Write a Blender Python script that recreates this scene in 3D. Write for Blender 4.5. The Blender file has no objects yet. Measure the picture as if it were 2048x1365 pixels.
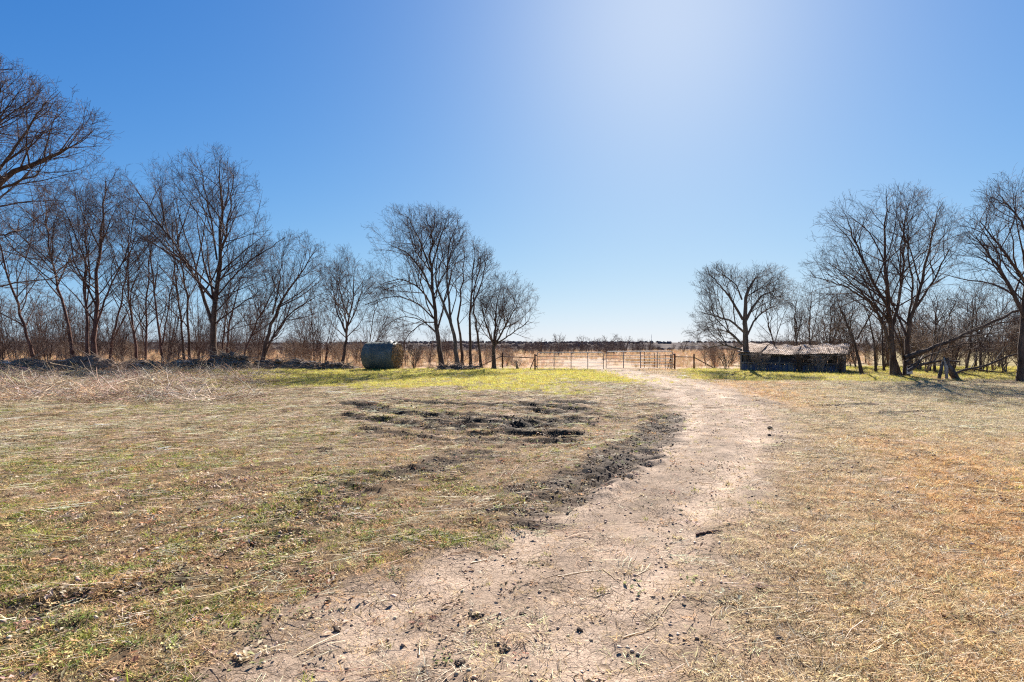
import bpy, math, random
import numpy as np
from mathutils import Vector

R = math.radians
rng = np.random.default_rng(7)
random.seed(7)
scene = bpy.context.scene
C = scene.collection

# ------------------------------------------------------------------ camera
F, H, HZ = 1100.0, 1.83, 689.0           # focal length in photo pixels, eye height, horizon row
cam_d = bpy.data.cameras.new('camera')
cam = bpy.data.objects.new('camera', cam_d)
C.objects.link(cam)
cam.location = (0, 0, H)
cam.rotation_euler = (R(90), 0, 0)
cam_d.sensor_width = 36.0
cam_d.lens = 36.0 * F / 2048.0
cam_d.shift_y = (HZ - 682.5) / 2048.0
cam_d.clip_start = 0.05
cam_d.clip_end = 9000
scene.camera = cam

# ------------------------------------------------------------------ sky, sun, exposure
SUN_EL, SUN_AZ = 33.2, 16.0              # azimuth measured from straight ahead towards the right
world = bpy.data.worlds.new('World')
scene.world = world
world.use_nodes = True
wn = world.node_tree.nodes
wl = world.node_tree.links
wn.clear()
sky = wn.new('ShaderNodeTexSky')
sky.sky_type = 'NISHITA'
sky.sun_disc = False
sky.sun_elevation = R(SUN_EL)
sky.sun_rotation = R(SUN_AZ)
sky.altitude = 150
sky.air_density = 0.75
sky.dust_density = 0.38
sky.ozone_density = 4.5
EXPOSURE = 1.72
# film response of the photograph's sky: each channel eases towards white instead of clipping
wsep = wn.new('ShaderNodeSeparateColor'); wcom = wn.new('ShaderNodeCombineColor')
wl.new(sky.outputs[0], wsep.inputs[0])
for ch, k in enumerate((0.150, 0.184, 0.268)):
    mu = wn.new('ShaderNodeMath'); mu.operation = 'MULTIPLY'; mu.inputs[1].default_value = -k
    ex = wn.new('ShaderNodeMath'); ex.operation = 'EXPONENT'
    su = wn.new('ShaderNodeMath'); su.operation = 'SUBTRACT'; su.inputs[0].default_value = 1.0
    sc_ = wn.new('ShaderNodeMath'); sc_.operation = 'MULTIPLY'; sc_.inputs[1].default_value = 10.0 / 2 ** EXPOSURE
    wl.new(wsep.outputs[ch], mu.inputs[0]); wl.new(mu.outputs[0], ex.inputs[0]); wl.new(ex.outputs[0], su.inputs[1])
    wl.new(su.outputs[0], sc_.inputs[0]); wl.new(sc_.outputs[0], wcom.inputs[ch])
hsv = wn.new('ShaderNodeHueSaturation')
hsv.inputs['Saturation'].default_value = 1.17
bg = wn.new('ShaderNodeBackground')
bg.inputs['Strength'].default_value = 0.1
wo = wn.new('ShaderNodeOutputWorld')
wl.new(wcom.outputs[0], hsv.inputs['Color'])
wl.new(hsv.outputs[0], bg.inputs['Color'])
wl.new(bg.outputs[0], wo.inputs['Surface'])

sun_d = bpy.data.lights.new('sun', 'SUN')
sun = bpy.data.objects.new('sun', sun_d)
C.objects.link(sun)
sun_d.energy = 5.0
sun_d.angle = R(0.53)
sun_d.color = (1.0, 0.95, 0.88)
sdir = Vector((math.sin(R(SUN_AZ)) * math.cos(R(SUN_EL)), math.cos(R(SUN_AZ)) * math.cos(R(SUN_EL)), math.sin(R(SUN_EL))))
sun.rotation_euler = sdir.to_track_quat('Z', 'Y').to_euler()
sun.location = (0, 0, 30)

scene.view_settings.view_transform = 'Standard'
scene.view_settings.look = 'None'
scene.view_settings.gamma = 1.0
scene.view_settings.exposure = EXPOSURE
scene.view_settings.use_curve_mapping = False
scene.render.engine = 'CYCLES'
scene.cycles.use_denoising = False
scene.cycles.max_bounces = 5
scene.cycles.diffuse_bounces = 2
scene.cycles.glossy_bounces = 2
scene.cycles.transmission_bounces = 3
scene.cycles.volume_bounces = 0
scene.cycles.transparent_max_bounces = 5
scene.cycles.pixel_filter_type = 'BLACKMAN_HARRIS'
scene.cycles.filter_width = 1.2

# ------------------------------------------------------------------ small helpers
def gy(py):
    return F * H / (py - HZ)


def P(px, py, Y):
    return np.array([(px - 1024.0) / F * Y, Y, H - (py - HZ) / F * Y])


def G(px, py):
    Y = gy(py)
    return ((px - 1024.0) / F * Y, Y)


def smooth(a, b, x):
    t = np.clip((x - a) / (b - a), 0, 1)
    return t * t * (3 - 2 * t)


_perm = np.random.default_rng(3).random(65536)


def _h(ix, iy, s):
    k = (ix * 374761393 + iy * 668265263 + s * 2147483647 * 7) & 0xFFFFFFFF
    k = ((k ^ (k >> 13)) * 1274126177) & 0xFFFFFFFF
    return _perm[(k ^ (k >> 16)) & 65535]


def vn(x, y, s=0):
    """smooth value noise 0..1"""
    x = np.asarray(x, float); y = np.asarray(y, float)
    ix = np.floor(x).astype(np.int64); iy = np.floor(y).astype(np.int64)
    fx = x - ix; fy = y - iy
    fx = fx * fx * (3 - 2 * fx); fy = fy * fy * (3 - 2 * fy)
    a = _h(ix, iy, s); b = _h(ix + 1, iy, s); c = _h(ix, iy + 1, s); d = _h(ix + 1, iy + 1, s)
    return (a * (1 - fx) + b * fx) * (1 - fy) + (c * (1 - fx) + d * fx) * fy


def fbm(x, y, s=0, o=4):
    v = 0; a = 0.5; t = 0
    for i in range(o):
        v = v + a * vn(x * 2 ** i + 17.3 * i, y * 2 ** i - 9.1 * i, s + i); t += a; a *= 0.5
    return v / t


def mesh_np(name, verts, faces, k):
    """mesh from arrays, every face with k corners"""
    me = bpy.data.meshes.new(name)
    verts = np.asarray(verts, np.float32); faces = np.asarray(faces, np.int32)
    me.vertices.add(len(verts)); me.vertices.foreach_set('co', verts.ravel())
    n = len(faces)
    me.loops.add(n * k); me.loops.foreach_set('vertex_index', faces.ravel())
    me.polygons.add(n)
    me.polygons.foreach_set('loop_start', np.arange(n, dtype=np.int32) * k)
    me.update(calc_edges=True)
    return me


class MB:
    """collects pieces of one mesh; faces may have any number of corners"""
    def __init__(s):
        s.v = []; s.f = []; s.n = 0

    def add(s, v, f):
        v = [tuple(q) for q in v]
        s.v += v
        s.f += [tuple(i + s.n for i in q) for q in f]
        s.n += len(v)
        return s

    def box(s, c, d, rz=0.0, tilt=(0, 0)):
        cx, cy, cz = c; dx, dy, dz = d[0] / 2, d[1] / 2, d[2] / 2
        ca, sa = math.cos(rz), math.sin(rz)
        v = []
        for z in (-dz, dz):
            for x, y in ((-dx, -dy), (dx, -dy), (dx, dy), (-dx, dy)):
                zz = z + tilt[0] * x + tilt[1] * y
                v.append((cx + ca * x - sa * y, cy + sa * x + ca * y, cz + zz))
        return s.add(v, [(3, 2, 1, 0), (4, 5, 6, 7), (0, 1, 5, 4), (1, 2, 6, 5), (2, 3, 7, 6), (3, 0, 4, 7)])

    def tube(s, pts, rad, k=8, cap=True):
        pts = [Vector(p) for p in pts]
        if not hasattr(rad, '__len__'): rad = [rad] * len(pts)
        v = []; f = []
        up = None
        for i, p in enumerate(pts):
            t = (pts[min(i + 1, len(pts) - 1)] - pts[max(i - 1, 0)]).normalized()
            if up is None:
                up = Vector((0, 0, 1)) if abs(t.z) < 0.9 else Vector((1, 0, 0))
            a = t.cross(up).normalized(); b = a.cross(t).normalized(); up = b
            for j in range(k):
                th = 2 * math.pi * j / k
                v.append(p + (a * math.cos(th) + b * math.sin(th)) * rad[i])
        for i in range(len(pts) - 1):
            for j in range(k):
                f.append((i * k + j, i * k + (j + 1) % k, (i + 1) * k + (j + 1) % k, (i + 1) * k + j))
        if cap:
            f.append(tuple(range(k - 1, -1, -1))); f.append(tuple((len(pts) - 1) * k + j for j in range(k)))
        return s.add(v, f)

    def mesh(s, name, smooth_=False):
        me = bpy.data.meshes.new(name)
        me.from_pydata(s.v, [], s.f)
        if smooth_: me.polygons.foreach_set('use_smooth', [True] * len(me.polygons))
        me.update()
        return me

    def build(s, name, mat, parent=None, smooth_=False):
        return obj(name, s.mesh(name, smooth_), mat, parent)


def obj(name, me, mat, parent=None):
    o = bpy.data.objects.new(name, me)
    C.objects.link(o)
    if mat is not None and me is not None and len(me.materials) == 0: me.materials.append(mat)
    if parent is not None: o.parent = parent
    return o


def empty(name, loc=(0, 0, 0), rz=0.0):
    o = bpy.data.objects.new(name, None)
    o.empty_display_size = 0.2
    C.objects.link(o)
    o.location = loc; o.rotation_euler = (0, 0, rz)
    return o


def tag(o, label, cat=None, group=None, kind=None):
    o['label'] = label
    if cat: o['category'] = cat
    if group: o['group'] = group
    if kind: o['kind'] = kind
    return o


# ------------------------------------------------------------------ materials
def new_mat(name):
    m = bpy.data.materials.new(name)
    m.use_nodes = True
    nt = m.node_tree
    nt.nodes.clear()
    out = nt.nodes.new('ShaderNodeOutputMaterial')
    return m, nt.nodes, nt.links, out


def principled(N, L, out, rough=0.9, spec=0.2):
    b = N.new('ShaderNodeBsdfPrincipled')
    b.inputs['Roughness'].default_value = rough
    b.inputs['Specular IOR Level'].default_value = spec
    L.new(b.outputs[0], out.inputs['Surface'])
    return b


def noise(N, L, scale, detail=4, rough=0.6, vec=None, dist=0.0):
    n = N.new('ShaderNodeTexNoise')
    n.inputs['Scale'].default_value = scale
    n.inputs['Detail'].default_value = detail
    n.inputs['Roughness'].default_value = rough
    n.inputs['Distortion'].default_value = dist
    if vec is not None: L.new(vec, n.inputs['Vector'])
    return n


def ramp(N, L, fac, stops):
    r = N.new('ShaderNodeValToRGB')
    e = r.color_ramp.elements
    while len(e) < len(stops): e.new(0.5)
    for i, (p, c) in enumerate(stops):
        e[i].position = p
        e[i].color = (c[0], c[1], c[2], 1) if hasattr(c, '__len__') else (c, c, c, 1)
    L.new(fac, r.inputs['Fac'])
    return r


def mixc(N, L, fac, a, b, mode='MIX'):
    m = N.new('ShaderNodeMix'); m.data_type = 'RGBA'; m.blend_type = mode
    for s, v in ((m.inputs['Factor'], fac), (m.inputs['A'], a), (m.inputs['B'], b)):
        if hasattr(v, 'default_value') or hasattr(v, 'links'): L.new(v, s)
        elif hasattr(v, '__len__'): s.default_value = (v[0], v[1], v[2], 1)
        else: s.default_value = v
    return m.outputs['Result']


def bump(N, L, height, strength, dist, bsdf, normal=None):
    b = N.new('ShaderNodeBump')
    b.inputs['Strength'].default_value = strength
    b.inputs['Distance'].default_value = dist
    L.new(height, b.inputs['Height'])
    if normal is not None: L.new(normal, b.inputs['Normal'])
    if bsdf is not None: L.new(b.outputs[0], bsdf.inputs['Normal'])
    return b.outputs[0]


def coords(N):
    return N.new('ShaderNodeTexCoord')


def mottled(name, cols, scale=3.0, rough=0.85, spec=0.2, bstr=0.4, bdist=0.02, bscale=20, metallic=0.0, stretch=None):
    m, N, L, out = new_mat(name)
    b = principled(N, L, out, rough, spec)
    b.inputs['Metallic'].default_value = metallic
    tc = coords(N); v = tc.outputs['Object']
    if stretch:
        mp = N.new('ShaderNodeMapping'); mp.inputs['Scale'].default_value = stretch
        L.new(v, mp.inputs['Vector']); v = mp.outputs[0]
    n = noise(N, L, scale, 6, 0.65, v, 0.3)
    k = len(cols)
    r = ramp(N, L, n.outputs['Fac'], [(0.3 + 0.4 * i / max(1, k - 1), c) for i, c in enumerate(cols)])
    L.new(r.outputs[0], b.inputs['Base Color'])
    n2 = noise(N, L, bscale, 5, 0.7, v)
    bump(N, L, n2.outputs['Fac'], bstr, bdist, b)
    return m


MAT = {}
MAT['bark'] = mottled('bark', [(0.038, 0.025, 0.019), (0.095, 0.066, 0.050), (0.18, 0.135, 0.105)], 5, 0.95, 0.1, 0.8, 0.03, 14, stretch=(1, 1, 0.25))
MAT['bark_red'] = mottled('bark_red', [(0.045, 0.024, 0.019), (0.115, 0.064, 0.050), (0.18, 0.115, 0.09)], 5, 0.95, 0.1, 0.8, 0.03, 14, stretch=(1, 1, 0.25))
MAT['bark_grey'] = mottled('bark_grey', [(0.05, 0.04, 0.033), (0.12, 0.10, 0.085), (0.20, 0.175, 0.15)], 5, 0.95, 0.1, 0.8, 0.03, 14, stretch=(1, 1, 0.25))
MAT['twig'] = mottled('twig', [(0.060, 0.037, 0.031), (0.115, 0.072, 0.058)], 0.8, 0.8, 0.15, 0.2, 0.003, 30)
MAT['twig_grey'] = mottled('twig_grey', [(0.075, 0.055, 0.042), (0.135, 0.10, 0.078)], 0.8, 0.8, 0.15, 0.2, 0.003, 30)
MAT['brush_twig'] = mottled('brush_twig', [(0.19, 0.135, 0.10), (0.34, 0.26, 0.195)], 0.6, 0.85, 0.1, 0.2, 0.003, 30)
MAT['far_twig'] = mottled('far_twig', [(0.07, 0.052, 0.048), (0.13, 0.10, 0.09)], 0.6, 0.85, 0.1, 0.2, 0.003, 30)
MAT['heap_soil'] = mottled('heap_soil', [(0.06, 0.040, 0.028), (0.18, 0.122, 0.085), (0.34, 0.25, 0.18)], 5, 0.9, 0.15, 1.0, 0.06, 9)
MAT['dead_wood'] = mottled('dead_wood', [(0.18, 0.15, 0.13), (0.36, 0.31, 0.26), (0.52, 0.47, 0.41)], 3, 0.9, 0.15, 0.6, 0.02, 16, stretch=(0.4, 1, 1))
MAT['dark_wood'] = mottled('dark_wood', [(0.03, 0.025, 0.023), (0.085, 0.072, 0.066), (0.17, 0.15, 0.14)], 4, 0.9, 0.15, 0.8, 0.03, 14)
MAT['cane'] = mottled('cane', [(0.24, 0.17, 0.11), (0.44, 0.345, 0.235)], 1.5, 0.8, 0.2, 0.2, 0.003, 30)
MAT['rust_pipe'] = mottled('rust_pipe', [(0.035, 0.017, 0.012), (0.085, 0.040, 0.026), (0.13, 0.07, 0.045)], 6, 0.8, 0.3, 0.3, 0.004, 40)
MAT['gate_pipe'] = mottled('gate_pipe', [(0.16, 0.14, 0.125), (0.27, 0.25, 0.235), (0.38, 0.36, 0.34)], 4, 0.6, 0.4, 0.2, 0.003, 40)
MAT['wire'] = mottled('wire', [(0.08, 0.06, 0.05), (0.2, 0.17, 0.15)], 9, 0.5, 0.4, 0.1, 0.001, 40)
MAT['mud'] = mottled('mud', [(0.012, 0.009, 0.008), (0.035, 0.026, 0.020), (0.075, 0.056, 0.042)], 6, 0.9, 0.2, 1.0, 0.05, 12)
MAT['clod'] = mottled('clod', [(0.06, 0.044, 0.033), (0.15, 0.11, 0.08)], 30, 0.95, 0.1, 0.8, 0.01, 60)


def cover_mat(name, trans=0.35, rough=0.75, vary=0.35, emb=0.0):
    """foliage or straw that takes its own colour from each scattered plant"""
    m, N, L, out = new_mat(name)
    at = N.new('ShaderNodeAttribute'); at.attribute_type = 'INSTANCER'; at.attribute_name = 'col'
    tc = coords(N)
    n = noise(N, L, 22, 2, 0.5, tc.outputs['Object'])
    r = ramp(N, L, n.outputs['Fac'], [(0.3, 1 - vary), (0.7, 1 + vary)])
    c = mixc(N, L, 1.0, at.outputs['Color'], r.outputs[0], 'MULTIPLY')
    d = N.new('ShaderNodeBsdfPrincipled')
    d.inputs['Roughness'].default_value = rough
    d.inputs['Specular IOR Level'].default_value = 0.25
    t = N.new('ShaderNodeBsdfTranslucent')
    L.new(c, d.inputs['Base Color']); L.new(c, t.inputs['Color'])
    mx = N.new('ShaderNodeMixShader'); mx.inputs[0].default_value = trans
    L.new(d.outputs[0], mx.inputs[1]); L.new(t.outputs[0], mx.inputs[2])
    L.new(mx.outputs[0], out.inputs['Surface'])
    return m


MAT['blade'] = cover_mat('blade', 0.45)
MAT['straw'] = cover_mat('straw', 0.25)
MAT['leaf'] = cover_mat('leaf', 0.35)
def reed_mat():
    m, N, L, out = new_mat('reed')
    n = noise(N, L, 14, 3, 0.6, coords(N).outputs['Object'])
    r = ramp(N, L, n.outputs['Fac'], [(0.3, (0.50, 0.37, 0.21)), (0.7, (0.74, 0.62, 0.42))])
    d = N.new('ShaderNodeBsdfPrincipled'); d.inputs['Roughness'].default_value = 0.5
    t = N.new('ShaderNodeBsdfTranslucent')
    L.new(r.outputs[0], d.inputs['Base Color']); L.new(r.outputs[0], t.inputs['Color'])
    mx = N.new('ShaderNodeMixShader'); mx.inputs[0].default_value = 0.5
    L.new(d.outputs[0], mx.inputs[1]); L.new(t.outputs[0], mx.inputs[2]); L.new(mx.outputs[0], out.inputs['Surface'])
    return m


MAT['reed'] = reed_mat()
MAT['crumb'] = cover_mat('crumb', 0.0, 0.95, 0.4)

# ------------------------------------------------------------------ the lie of the land
# left and right edge of the bare track, read as photo rows and columns and laid out on the ground
TR = [(1365, 400, 1400), (1240, 580, 1410), (1150, 840, 1430), (1070, 990, 1460), (1000, 1110, 1500), (940, 1215, 1530), (900, 1275, 1550),
      (860, 1318, 1560), (830, 1335, 1560), (805, 1330, 1530), (780, 1308, 1470), (768, 1280, 1420), (758, 1250, 1365), (748, 1215, 1305), (741, 1190, 1262),
      (736, 1160, 1235), (731, 1128, 1205), (726, 1120, 1195), (721, 1150, 1215), (716, 1180, 1235)]
_ty = np.array([gy(a[0]) for a in TR]); _tl = np.array([G(a[1], a[0])[0] for a in TR]); _tr = np.array([G(a[2], a[0])[0] for a in TR])


def track_mask(x, y):
    l = np.interp(y, _ty, _tl); r = np.interp(y, _ty, _tr)
    w = 0.5 * (r - l); c = 0.5 * (r + l)
    n = (fbm(x * 1.6, y * 1.1, 11, 4) - 0.5) * 1.1 + (fbm(x * 6, y * 5, 12, 2) - 0.5) * 0.45
    d = (np.abs(x - c) - w) / np.maximum(w, 0.4)
    m = np.where(x > c, 1 - smooth(-0.45, 0.75, d + n * 0.9), 1 - smooth(-0.30, 0.30, d + n * 0.9))
    m = np.where(y < 2.5, np.clip(m, 0, 1) * smooth(0.0, 2.5, y), m)
    return m * (1 - smooth(60, 75, y))


RUTS = [  # (photo polyline, half width m, depth m, darkness)
    ([(700, 812), (740, 820), (800, 829), (880, 838), (960, 847), (1030, 853), (1100, 856)], 0.26, 0.11, 1.0),
    ([(870, 836), (930, 832), (1000, 838), (1070, 845)], 0.26, 0.12, 1.0),
    ([(860, 847), (940, 857), (1010, 860), (1080, 858)], 0.18, 0.08, 0.9),
    ([(790, 804), (860, 808), (930, 812), (1000, 812)], 0.20, 0.08, 0.95),
    ([(880, 801), (960, 806)], 0.14, 0.05, 0.7),
    ([(1055, 812), (1100, 816), (1165, 821)], 0.30, 0.11, 1.0),
    ([(1105, 807), (1165, 808)], 0.26, 0.10, 1.0),
    ([(1075, 822), (1130, 828)], 0.2, 0.08, 0.9),
    ([(1045, 858), (1110, 848), (1150, 838)], 0.24, 0.10, 1.0),
    ([(735, 858), (800, 868), (860, 876), (930, 882), (1010, 888)], 0.16, 0.06, 0.75),
    ([(1020, 866), (1080, 872), (1160, 868)], 0.16, 0.06, 0.8),
    ([(690, 992), (770, 968), (840, 950), (900, 930), (955, 912)], 0.24, 0.05, 0.75),
    ([(600, 1040), (650, 1015), (720, 990)], 0.18, 0.04, 0.6),
    ([(1335, 830), (1318, 868), (1250, 912), (1185, 958), (1110, 995), (1050, 1030)], 0.22, 0.05, 0.85),
    ([(1300, 905), (1235, 950), (1160, 985)], 0.16, 0.05, 0.8),
    ([(690, 832), (780, 846), (870, 860)], 0.16, 0.07, 0.85),
    ([(950, 878), (1070, 885), (1150, 881)], 0.14, 0.06, 0.8),
    ([(1180, 830), (1250, 836), (1320, 832)], 0.14, 0.05, 0.6),
    ([(1240, 807), (1305, 807)], 0.16, 0.05, 0.8),
    ([(1650, 812), (1700, 810), (1755, 808)], 0.16, 0.05, 0.75),
    ([(1755, 828), (1800, 824), (1865, 822)], 0.16, 0.05, 0.7),
    ([(640, 793), (710, 795), (790, 798)], 0.14, 0.05, 0.6),
    ([(950, 793), (1030, 796)], 0.14, 0.05, 0.6),
    ([(1050, 795), (1130, 797)], 0.14, 0.05, 0.5),
    ([(440, 1130), (520, 1100), (570, 1080)], 0.12, 0.03, 0.4),
    ([(1480, 792), (1560, 812), (1680, 850), (1820, 905), (1960, 970), (2080, 1030)], 0.20, 0.025, 0.30),
    ([(1560, 870), (1680, 930), (1760, 985), (1850, 1060)], 0.16, 0.02, 0.22),
    ([(640, 900), (560, 935), (470, 960), (380, 985), (250, 1030)], 0.18, 0.03, 0.30),
    ([(0, 1225), (120, 1215), (260, 1190), (340, 1180)], 0.14, 0.03, 0.45),
]
_ruts = []
for pl, hw, dp, dk in RUTS:
    w = np.array([G(a, b) for a, b in pl])
    _ruts.append((w, hw * (1.45 if dk > 0.8 else 1.25), dp * 0.75, dk))


def seg_dist(x, y, w):
    best = np.full(x.shape, 1e9)
    for a, b in zip(w[:-1], w[1:]):
        d = b - a; L2 = d @ d + 1e-9
        t = np.clip(((x - a[0]) * d[0] + (y - a[1]) * d[1]) / L2, 0, 1)
        best = np.minimum(best, np.hypot(x - a[0] - t * d[0], y - a[1] - t * d[1]))
    return best


def ruts(x, y):
    """(height, darkness) of the churned wheel ruts"""
    hz = np.zeros(x.shape); dk = np.zeros(x.shape)
    sel = (y > 3) & (y < 22) & (np.abs(x) < 22)
    xs, ys = x[sel], y[sel]
    if len(xs) == 0: return hz, dk
    wx = xs + (fbm(xs * 2.2, ys * 2.2, 21, 3) - 0.5) * 0.4
    wy = ys + (fbm(xs * 2.2, ys * 2.2, 27, 3) - 0.5) * 0.4
    rough = fbm(xs * 2.6, ys * 6.5, 31, 4)
    h = np.zeros(xs.shape); k = np.zeros(xs.shape)
    for w, hw, dp, d0 in _ruts:
        lo = w.min(0) - 1.5; hi = w.max(0) + 1.5
        q = (xs > lo[0]) & (xs < hi[0]) & (ys > lo[1]) & (ys < hi[1])
        if not q.any(): continue
        d = seg_dist(wx[q], wy[q], w) / hw
        brk = 0.55 + 0.9 * fbm(xs[q] * 1.3, ys[q] * 1.3, 41, 2)
        trough = -dp * np.exp(-(d / 0.8) ** 2)
        rim = dp * 1.15 * np.exp(-((d - 1.5) / 0.55) ** 2) * (0.3 + 1.4 * rough[q])
        h[q] += (trough + rim) * brk * 0.9
        k[q] = np.maximum(k[q], d0 * (1 - smooth(1.0, 1.9, d + (rough[q] - 0.5) * 2.2)) * np.clip(brk, 0, 1))
    h = np.clip(h, -0.12, 0.11) + k * ((rough - 0.5) * 0.13 + (fbm(xs * 9, ys * 9, 37, 2) - 0.5) * 0.05)
    hz[sel] = h; dk[sel] = k
    return hz, dk


# narrow wheel grooves of the track, tread marks
def land(x, y, detail=True):
    x = np.asarray(x, float); y = np.asarray(y, float)
    near = 1 - smooth(25, 60, y)
    z = (fbm(x * 0.16, y * 0.16, 1, 3) - 0.5) * 0.20 * near
    z = z + (fbm(x * 0.9, y * 0.9, 5, 3) - 0.5) * 0.07 * near
    if detail:
        z = z + (fbm(x * 4.5, y * 4.5, 7, 3) - 0.5) * 0.028 * (1 - smooth(14, 30, y))
        l = np.interp(y, _ty, _tl); r = np.interp(y, _ty, _tr)
        c = 0.5 * (l + r)
        for o in (-0.72, 0.72):
            z = z - 0.03 * np.exp(-((x - c - o) / 0.22) ** 2) * (1 - smooth(34, 60, y)) * smooth(1, 3, y)
        h, _ = ruts(x, y)
        z = z + h
    # beyond the pasture the land falls away into a shallow valley
    z = z - 9.0 * smooth(120, 620, y)
    return z


def zones(x, y):
    """what covers the ground at (x, y): weights 0..1"""
    ys = np.maximum(y, 1.2)
    px = 1024 + F * x / ys; py = HZ + F * H / ys
    n1 = fbm(x * 0.35, y * 0.35, 51, 4); n2 = fbm(x * 1.2, y * 1.2, 55, 4); n3 = fbm(x * 3.1, y * 3.1, 58, 3)
    t = track_mask(x, y)
    _, mud = ruts(x, y)
    c = 0.5 * (np.interp(y, _ty, _tl) + np.interp(y, _ty, _tr))
    right = smooth(-0.3, 0.9, x - c + (n2 - 0.5) * 1.2)
    pasture = smooth(39.0, 42.0, y + (n2 - 0.5) * 2)
    # bright winter grass along the fence
    wob = (n1 - 0.5) * 52 + (n2 - 0.5) * 22
    gl = (1 - smooth(770, 784, py + wob)) * smooth(200, 520, px + (n2 - 0.5) * 200) * (1 - right)
    gr = (1 - smooth(757, 768, py + wob * 0.5)) * smooth(1330, 1400, px) * right
    gr2 = (1 - smooth(752, 760, py)) * smooth(1640, 1720, px) * right
    green = np.clip(gl + np.maximum(gr, gr2), 0, 1) * (1 - pasture * (1 - smooth(1700, 1760, px)))
    green = np.maximum(green, smooth(15.5, 21.0, x + (n1 - 0.5) * 9) * smooth(30, 33, y) * (1 - smooth(44, 58, y + (n1 - 0.5) * 20)) * right)
    gpatch = (1 - right) * smooth(0.60, 0.74, n1 * 0.6 + n2 * 0.4 + 0.06 * smooth(1050, 1365, py) + 0.05 * (1 - smooth(100, 500, px))) * (1 - green)
    gpatch = np.maximum(gpatch, (1 - right) * smooth(0.71, 0.80, n2 + 0.02))
    yel = (1 - right) * np.exp(-((px - 330) / 260) ** 2 - ((py - 815) / 14) ** 2)
    gpatch = np.maximum(gpatch, yel * smooth(0.35, 0.6, n2))
    for qx, qy, sx, sy, am in ((60, 1060, 90, 38, 1), (235, 915, 75, 16, 1), (375, 930, 55, 11, 1), (50, 900, 80, 16, 0.8), (560, 1110, 60, 26, 0.9), (440, 1240, 130, 40, 0.8),
                               (150, 1290, 180, 45, 1), (700, 1085, 60, 16, 0.9), (930, 985, 70, 14, 0.9), (80, 965, 90, 14, 0.8), (620, 870, 90, 14, 0.6), (480, 860, 80, 12, 0.5), (1060, 1020, 40, 14, 0.6)):
        gpatch = np.maximum(gpatch, (1 - right) * am * smooth(0.25, 0.55, n2 * 0.5 + n3 * 0.5) * np.exp(-((px - qx) / sx) ** 2 - ((py - qy) / sy) ** 2))
    grey = right * smooth(1480, 1700, px + (n1 - 0.5) * 200) * smooth(757, 768, py) * (1 - smooth(850, 905, py + (n1 - 0.5) * 80))
    straw = (1 - right) * (1 - smooth(850, 1000, py + (n1 - 0.5) * 120 + px * 0.06)) * (1 - green) * (1 - 0.6 * smooth(700, 1000, px))
    edge = x - np.interp(y, _ty, _tr)
    orange = right * smooth(0.40, 0.62, n1 * 0.7 + n2 * 0.3) * (1 - grey) * (1 - smooth(1000, 1200, py) * 0.6) * smooth(0.2, 2.2, edge)
    orange = np.maximum(orange, right * np.exp(-((px - 1560) / 120) ** 2 - ((py - 778) / 14) ** 2))
    sw = np.array([G(a, b) for a, b in ((1410, 768), (1520, 782), (1640, 815), (1780, 870), (1930, 940), (2120, 1030))])
    near_ = y < 40
    lane_d = np.full(x.shape, 9.0); lane_d[near_] = seg_dist(x[near_], y[near_], sw)
    orange = np.maximum(orange, right * (1 - smooth(0.5, 1.6, lane_d + (n2 - 0.5) * 1.4)) * 0.9)
    return dict(edge=edge, t=t, mud=mud, right=right, pasture=pasture, green=green, gpatch=gpatch, grey=grey, straw=straw, orange=orange, n1=n1, n2=n2, n3=n3, px=px, py=py)


def blend(c, w, col):
    w = np.clip(w, 0, 1)[..., None]
    return c * (1 - w) + np.array(col) * w


def soil_colour(x, y):
    z = zones(x, y)
    c = np.zeros(x.shape + (3,)) + np.array((0.150, 0.094, 0.050))
    c = blend(c, z['straw'] * 0.8, (0.215, 0.145, 0.082))
    c = blend(c, z['gpatch'] * 0.5, (0.11, 0.115, 0.04))
    c = blend(c, z['right'], (0.185, 0.116, 0.057))
    c = blend(c, z['orange'] * 0.8, (0.29, 0.155, 0.06))
    c = blend(c, z['grey'] * 0.8, (0.22, 0.165, 0.085))
    c = blend(c, z['green'] * 0.9, (0.20, 0.155, 0.05))
    c = blend(c, z['pasture'] * (1 - z['green']), (0.33, 0.205, 0.115))
    far = smooth(120, 400, y)
    c = blend(c, far, (0.16, 0.115, 0.08))
    lane = 0.5 * (np.interp(y, _ty, _tl) + np.interp(y, _ty, _tr))
    lo = np.exp(-((x - lane + 0.72) / 0.32) ** 2) + np.exp(-((x - lane - 0.72) / 0.32) ** 2)
    tc = (np.array((0.275, 0.198, 0.140)) + np.array((0.125, 0.098, 0.076)) * np.clip(lo * (0.3 + 1.2 * z['n1']) + 0.45 * (z['n2'] - 0.4), 0, 1)[..., None]) * (0.85 + 0.3 * z['n2'])[..., None]
    w = np.clip(z['t'] * (1 - 0.25 * z['pasture']), 0, 1)[..., None]
    c = c * (1 - w) + tc * w
    c = c * (0.72 + 0.56 * z['n3'])[..., None]
    c = blend(c, z['mud'], (0.032, 0.023, 0.016))
    return c, z


# ------------------------------------------------------------------ ground sheet
def axis_y():
    v = [-40, -20, -10, -5, -2, 0, 1.0, 1.8]; y = 2.3
    while y < 20: v.append(y); y += max(0.016, 0.0058 * y)
    while y < 60: v.append(y); y += 0.013 * y
    while y < 4000: v.append(y); y += 0.06 * y
    return np.array(v)


def axis_x():
    v = list(np.arange(-8, 9.001, 0.062)); a = v[-1]; d = 0.06
    r = []
    while a < 4000: d *= 1.075; a += d; r.append(a)
    l = []; a = v[0]; d = 0.06
    while a > -4000: d *= 1.075; a -= d; l.append(a)
    return np.array(l[::-1] + v + r)


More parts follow.
